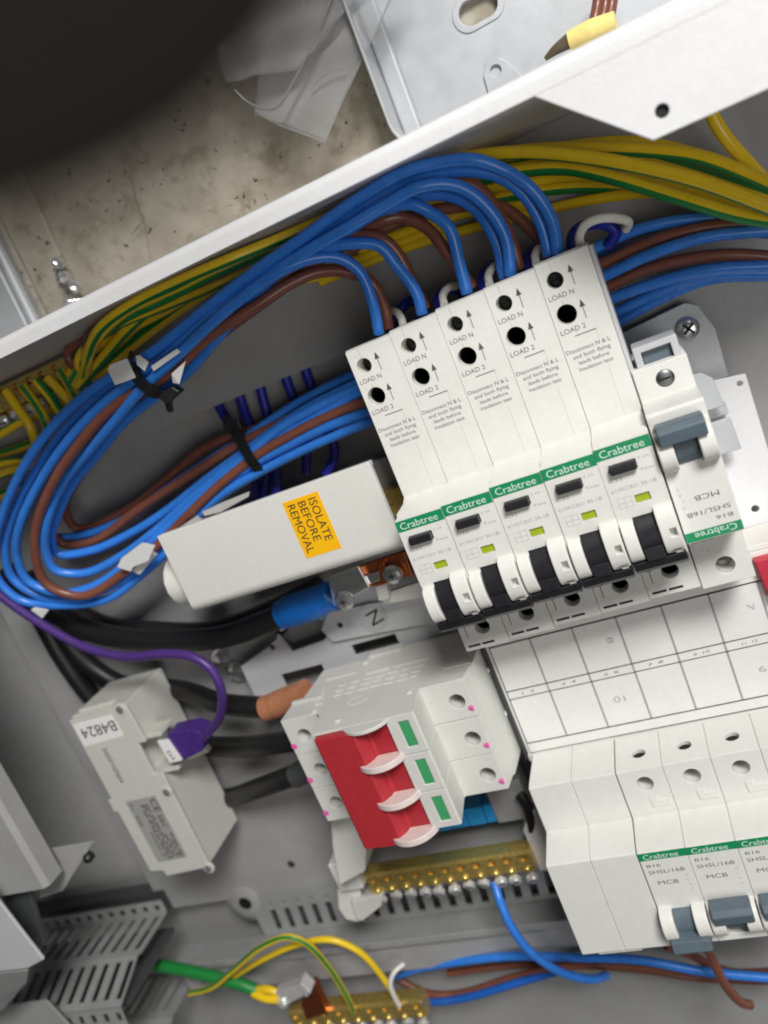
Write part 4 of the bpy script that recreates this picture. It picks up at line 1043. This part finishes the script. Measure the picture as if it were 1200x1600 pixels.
flag([(183, 886, -20), (190, 872, -19), (222, 848, -18), (242, 852, -19), (232, 876, -20), (208, 886, -20), (204, 893, -21)], 0, 'folded white paper flag on the lower run near the cover box')
flag([(206, 892, -24), (240, 862, -24), (246, 866, -24), (218, 898, -25)], 0, 'grey white paper tail beside the folded flag on the lower run')
flag([(48, 953, -18), (54, 949, -18), (76, 953, -18), (66, 966, -19)], 0, 'small white paper scrap under the bottom of the loom loop')
flag([(316, 800, -30), (345, 786, -30), (390, 768, -30), (388, 776, -31), (345, 800, -31), (320, 806, -31)], 0, 'crumpled white paper flag along the top edge of the cover box')

# ------------------------------------------------------------------ slotted trays and blocks at lower left
def slotted(parent, o, u, v, nu, nv, wu, wv, th, slots, name, m):
    """plate spanned by u (width wu) and v (height wv) at origin o with slots [(s0,s1,t0,t1)]"""
    o = Vector(o); u = Vector(u).normalized(); v = Vector(v).normalized(); n = u.cross(v)
    xs = sorted({0, wu} | {s for q in slots for s in q[:2]}); ys = sorted({0, wv} | {t for q in slots for t in q[2:]})
    b = MB(); idx = {}
    def solid(i, j):
        if i < 0 or j < 0 or i >= len(xs) - 1 or j >= len(ys) - 1: return False
        cx = (xs[i] + xs[i + 1]) / 2; cy = (ys[j] + ys[j + 1]) / 2
        return not any(q[0] < cx < q[1] and q[2] < cy < q[3] for q in slots)
    def V(i, j, k):
        if (i, j, k) not in idx:
            idx[(i, j, k)] = len(b.v); b.v.append(o + u * xs[i] + v * ys[j] + n * (-th * k))
        return idx[(i, j, k)]
    def F(f): b.f.append(f); b.mi.append(0)
    for i in range(len(xs) - 1):
        for j in range(len(ys) - 1):
            if not solid(i, j): continue
            F([V(i, j, 0), V(i + 1, j, 0), V(i + 1, j + 1, 0), V(i, j + 1, 0)])
            F([V(i, j, 1), V(i, j + 1, 1), V(i + 1, j + 1, 1), V(i + 1, j, 1)])
            if not solid(i - 1, j): F([V(i, j, 0), V(i, j + 1, 0), V(i, j + 1, 1), V(i, j, 1)])
            if not solid(i + 1, j): F([V(i + 1, j, 0), V(i + 1, j, 1), V(i + 1, j + 1, 1), V(i + 1, j + 1, 0)])
            if not solid(i, j - 1): F([V(i, j, 0), V(i, j, 1), V(i + 1, j, 1), V(i + 1, j, 0)])
            if not solid(i, j + 1): F([V(i, j + 1, 0), V(i + 1, j + 1, 0), V(i + 1, j + 1, 1), V(i, j + 1, 1)])
    return build(b, name, m, parent, off=parent_off)
tr = thing('slotted_tray', 'grey slotted metal tray with rows of long vents at lower left', 'tray', (-310, -266, -30))
parent_off = (310, 266, 30)
SH = -268.0
n_s = 13; pit = 8.9
def srow(w0, a, b): return [(w0 + i * pit, w0 + i * pit + 4.3, a, b) for i in range(n_s)]
slotted(tr, (-376, -259, -54), (1, 0, 0), (0, -1, 0), 0, 0, 118, 8.6, 1.2, srow(4, 2.4, 6.6), 'back_band', 'slot_grey')
slotted(tr, (-376, SH, -54), (1, 0, 0), (0, 0, 1), 0, 0, 118, 31, 1.2, srow(4, 3, 28), 'rear_shelf', 'slot_grey')
slotted(tr, (-376, SH - .6, -23), (1, 0, 0), (0, -.34, .94), 0, 0, 116, 27, 1.2, srow(4, 3, 23), 'front_shelf', 'slot_grey')
slotted(tr, (-376, SH - 9.8, 2.4), (1, 0, 0), (0, -1, .1), 0, 0, 116, 11, 1.2, srow(4, 2, 7.5), 'front_drop', 'slot_grey')
build(MB().box(-376, -262, -284, -281, -56, -4), 'under_shade_plate', 'dark_clip', tr, off=parent_off)  # added dark plate, paints the shade under the slotted shelves
build(MB().box(-376, -260, -272, -258, -70, -60), 'rear_shade_plate', 'dark_clip', tr, off=parent_off)  # dark plate in place of shade behind the back band's slots
tr2 = thing('slotted_tray', 'second darker slotted tray below the first at the bottom left edge', 'tray', (-330, -330, -60))
parent_off = (330, 330, 60)
slotted(tr2, (-400, -330, -72), (1, 0, 0), (0, 0, 1), 0, 0, 122, 34, 1.2, srow(4, 4, 30), 'rear_shelf', 'slot_grey')
slotted(tr2, (-400, -330.6, -38), (1, 0, 0), (0, -.4, .92), 0, 0, 122, 34, 1.2, srow(4, 4, 30), 'front_shelf', 'slot_grey')

blk = thing('corner_block', 'pale grey folded metal corner piece at the lower left edge', 'bracket', tuple(at(20, 1480, 25)))
b_ = at(20, 1480, 25); of = (-b_.x, -b_.y, -b_.z)
q = [at(*k, 40) for k in ((-80, 1300), (0, 1412), (68, 1500), (44, 1513), (-60, 1525))]
build(MB().prism([(p.x, p.y) for p in q], 'z', 38.4, 40), 'front_fold', 'plate_grey', blk, bevel=.5, off=of)
A_, B_ = at(68, 1500, 39.4), at(44, 1513, 39.4)
m_ = MB(); C_, D_ = at(40, 1532, 24), at(-10, 1590, 10)
def slab(pts, th, name, mt):
    q = [Vector(p) for p in pts]; nn = (q[1] - q[0]).cross(q[2] - q[0]).normalized() * th; n = len(q)
    b = MB(); b._add(q + [p - nn for p in q], [list(range(n)), [n + i for i in range(n)][::-1]] + [(i, n + i, n + (i + 1) % n, (i + 1) % n) for i in range(n)])
    return build(b, name, mt, blk, bevel=.3, off=of)
slab([at(43, 1513, 38.2), at(40, 1532, 26), at(2, 1576, 26), at(-60, 1600, 26), at(-60, 1526, 38.2)], 1.2, 'lower_fold', 'powder_grey')
slab([at(-60, 1576, 8), at(74, 1561, 8), at(122, 1612, 8), at(-60, 1660, 8)], 1.2, 'base_fold', 'powder_grey')
q = [at(*k, 24) for k in ((-30, 1366), (32, 1370), (46, 1395), (70, 1480), (54, 1482), (0, 1400))]
dk = build(MB().prism([(p.x, p.y) for p in q], 'z', 21, 24), 'dark_clip', 'dark_clip', bevel=.8)
tag(dk, 'dark grey plastic clip between the side lip and the corner piece', 'clip')

# steel lug with copper piece at the bottom bar
lg = thing('earth_lug', 'steel cable lug and copper tab at the end of the thick earth cable', 'lug', tuple(at(470, 1560, -38)))
b_ = at(470, 1560, -38); of = (-b_.x, -b_.y, -b_.z)
q = [at(*k, -34) for k in ((428, 1552), (466, 1540), (476, 1556), (438, 1576))]
build(MB().prism([(p.x, p.y) for p in q], 'z', -40, -34), 'lug', 'bright_screw', lg, bevel=.6, off=of)
q = [at(*k, -32) for k in ((470, 1536), (486, 1552), (478, 1560), (462, 1542))]
build(MB().prism([(p.x, p.y) for p in q], 'z', -40, -32), 'lug_wing', 'bright_screw', lg, bevel=.6, off=of)
q = [at(*k, -38) for k in ((474, 1542), (492, 1536), (512, 1584), (478, 1594), (470, 1570))]
build(MB().prism([(p.x, p.y) for p in q], 'z', -43, -38), 'copper_tab', 'copper', lg, bevel=.6, off=of)
p = at(440, 1572, -32)
build(MB().lathe((p.x, p.y, -38), (0, 0, 1), [(0, 3), (5, 3), (6, 2)], 14), 'screw', 'bright_screw', lg, off=of)

# ------------------------------------------------------------------ behind: galvanised box, conduit, screws, sleeve, plastic bag
gb = thing('knockout_box', 'galvanised steel box with oval knockout on the wall above the lip', 'box', (100, 110, -79))
o_ = (-100, -110, 79)
def rrect(x0, x1, y0, y1, r, n=6):
    P_ = []
    for cx, cy, a0 in ((x1 - r, y1 - r, 0), (x0 + r, y1 - r, 90), (x0 + r, y0 + r, 180), (x1 - r, y0 + r, 270)):
        for i in range(n + 1):
            t = math.radians(a0 + 90 * i / n); P_.append((cx + r * math.cos(t), cy + r * math.sin(t)))
    return P_
bs = MB().prism(rrect(38, 230, 64, 240, 8), 'z', -79, -76); ch = MB()
p = at(747, 14, -76)
ov = []
for i in range(24):
    t = 2 * math.pi * i / 24; ov.append((p.x + 4.5 * math.cos(t) + (3.2 if math.cos(t) > 0 else -3.2), p.y + 4.5 * math.sin(t)))
ch.prism(ov, 'z', -85, -70)
build(cut(bs, ch), 'base', 'galv', gb, bevel=.3, off=o_)
ov2 = [((x - p.x) * 1.35 + p.x, (y - p.y) * 1.45 + p.y) for x, y in ov]
ringb = MB().prism(ov2, 'z', -76.2, -75.4); build(cut(ringb, ch), 'knockout_ring', 'galv', gb, bevel=.3, off=o_)
rim = MB().prism(rrect(33, 235, 59, 245, 12), 'z', -79, -52); ri = MB().prism(rrect(34.2, 233.8, 60.2, 243.8, 11), 'z', -90, -40)
build(cut(rim, ri), 'wall', 'galv', gb, bevel=.4, off=o_)
fl = MB().prism(rrect(34.2, 42, 60.2, 243.8, 3.8), 'z', -76, -71); build(fl, 'corner_bead', 'galv', gb, bevel=2.0, seg=3, off=o_)
p = at(776, 108, -73)
tb = MB().prism([(p.x - 6.5, p.y - 14), (p.x - 5.5, p.y + .5), (p.x - 3, p.y + 4.4), (p.x + 1.5, p.y + 4.4), (p.x + 4.5, p.y + 1), (p.x + 12, p.y - 14)], 'z', -75.8, -74.6)
tc_ = MB().cyl((p.x - .6, p.y, -80), (p.x - .6, p.y, -70), 2.2, n=18); build(cut(tb, tc_), 'fixing_tab', 'galv', gb, bevel=.2, off=o_)
for k, (x, y) in enumerate(((930, -10), (942, -10), (952, -10))):
    wire('brown_wire', PX([(x + 8, y - 30, -62), (x + 4, y + 15, -62), (x - 2, y + 45, -60), (x - 18, y + 100, -60)]), 2.0, 'brown_wire', 'brown wire dropping behind the pale yellow sleeve at the galvanised box', 'brown wires at the sleeve')
ys = build(MB().tube(PX([(890, 64, -50), (912, 54, -49), (935, 44, -48), (962, 33, -47)]), lambda t: 3.9 - 1.2 * abs(t - .5), 14), 'yellow_sleeve', 'yellow_sleeve')
tag(ys, 'pale yellow sleeve behind the white lip near the galvanised box', 'sleeve')
ys = build(MB().tube(PX([(852, 92, -52), (868, 78, -51), (892, 62, -50)]), lambda t: .8 + 1.9 * t, 12), 'brown_tape', 'tape_brown')
tag(ys, 'dark pointed tape end next to the pale yellow sleeve', 'tape')

cd = thing('metal_trunking', 'grey metal trunking edge on the wall at the far left', 'trunking', (-175, 80, -79))
q = [at(*k, -60) for k in ((-40, 330), (60, 520), (30, 545), (-60, 420))]
o_ = (175, -80, 79)
build(MB().box(-225, -168, 40, 160, -79, -64), 'channel', 'galv', cd, bevel=1.5, off=o_)
build(MB().cyl((-165.5, 40, -67), (-165.5, 160, -67), 3.2, n=16), 'rolled_edge', 'galv', cd, off=o_)
tag(build(MB().prism([(-163, 40), (-143, 40), (-140, 160), (-163, 160)], 'z', -80, -75.5), 'plaster_strip', 'concrete', bevel=1.0), 'raised speckled plaster strip beside the metal trunking', 'plaster')
for k, (x, y, a) in enumerate(((90, 414, .5), (97, 434, -.4), (117, 452, .9), (114, 470, 2.6))):
    p = at(x, y, -71); dv = Vector((math.cos(a), .5 * math.sin(a), .5))
    o = build(MB().lathe(tuple(p), tuple(dv), [(-4.5, 1.3), (2, 1.3), (2.01, 3.3), (3.6, 3.0), (4.2, 1.6)], 14), 'loose_screw', 'steel')
    tag(o, ['topmost loose steel screw resting on the wall ledge', 'second loose steel screw from the top on the wall ledge', 'third loose steel screw from the top on the wall ledge', 'lowest loose steel screw on the wall ledge by the lip'][k], 'screw', 'loose screws')

# plastic bag: two overlapping film layers hanging with folded corners
bag = thing('plastic_bag', 'clear plastic bag hanging in front of the pitted wall', 'bag', tuple(at(480, 100, -50)))
b_ = at(480, 100, -50); of = (-b_.x, -b_.y, -b_.z)
def sheet(corners, z0, amp, name, nx=26, ny=26, seed=0):
    rnd = random.Random(seed); ph = [rnd.uniform(0, 6) for _ in range(6)]
    c = [at(*q, z0) for q in corners]; vs = []; fs = []
    for j in range(ny + 1):
        for i in range(nx + 1):
            a, b2_ = i / nx, j / ny
            p = (c[0] * (1 - a) + c[1] * a) * (1 - b2_) + (c[3] * (1 - a) + c[2] * a) * b2_
            z = amp * (math.sin(a * 7 + b2_ * 3 + ph[0]) + .6 * math.sin(a * 13 - b2_ * 6 + ph[1]) + .4 * math.sin(b2_ * 15 + a * 4 + ph[2]))
            vs.append(p + Vector((0, 0, z)))
    for j in range(ny):
        for i in range(nx):
            k = j * (nx + 1) + i; fs.append((k, k + 1, k + nx + 2, k + nx + 1))
    m_ = MB(); m_._add(vs, fs); o = build(m_, name, 'clear_film', bag, off=of)
    sd = o.modifiers.new('solid', 'SOLIDIFY'); sd.thickness = .00008
    return o
sheet(((430, -60), (640, -60), (506, 222), (395, 178)), -58, 1.2, 'front_film', seed=1)
sheet(((300, -60), (600, -60), (462, 110), (350, 128)), -52, 1.6, 'folded_film', seed=4)
hem = [at(*q, -50) for q in ((366, 140), (385, 158), (412, 170), (434, 166), (450, 142), (475, 95), (505, 30), (530, -40))]
build(MB().tube(hem, .5, 8), 'hem_fold', 'film_edge', bag, off=of)
for k_, l_ in enumerate((((625, -40), (585, 55), (545, 130), (507, 222)), ((507, 222), (465, 206), (428, 192), (398, 172)), ((540, 106), (522, 108), (500, 122), (486, 140)), ((545, -30), (565, 35), (585, 70)))):
    build(MB().tube([at(x, y, -56 + .8 * k_) for x, y in l_], .22, 6), 'film_crease', 'film_edge', bag, off=of)

# dark object close to the lens at top left: unidentified, made up as a rounded, thick flap
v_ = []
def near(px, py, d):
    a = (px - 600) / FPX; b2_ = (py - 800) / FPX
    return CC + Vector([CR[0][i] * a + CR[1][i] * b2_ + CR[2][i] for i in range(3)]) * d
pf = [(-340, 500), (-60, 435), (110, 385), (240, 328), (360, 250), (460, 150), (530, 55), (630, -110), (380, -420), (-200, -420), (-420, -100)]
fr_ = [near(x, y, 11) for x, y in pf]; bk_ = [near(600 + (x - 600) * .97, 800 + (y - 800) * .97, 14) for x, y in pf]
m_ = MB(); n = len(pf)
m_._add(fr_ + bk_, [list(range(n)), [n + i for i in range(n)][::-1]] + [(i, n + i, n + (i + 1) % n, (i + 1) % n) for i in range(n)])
df = build(m_, 'dark_occluder', 'occluder_brown', bevel=.8, seg=3)
tag(df, 'unidentified dark brown blurred flap covering the top left corner close to the viewer', 'occluder')
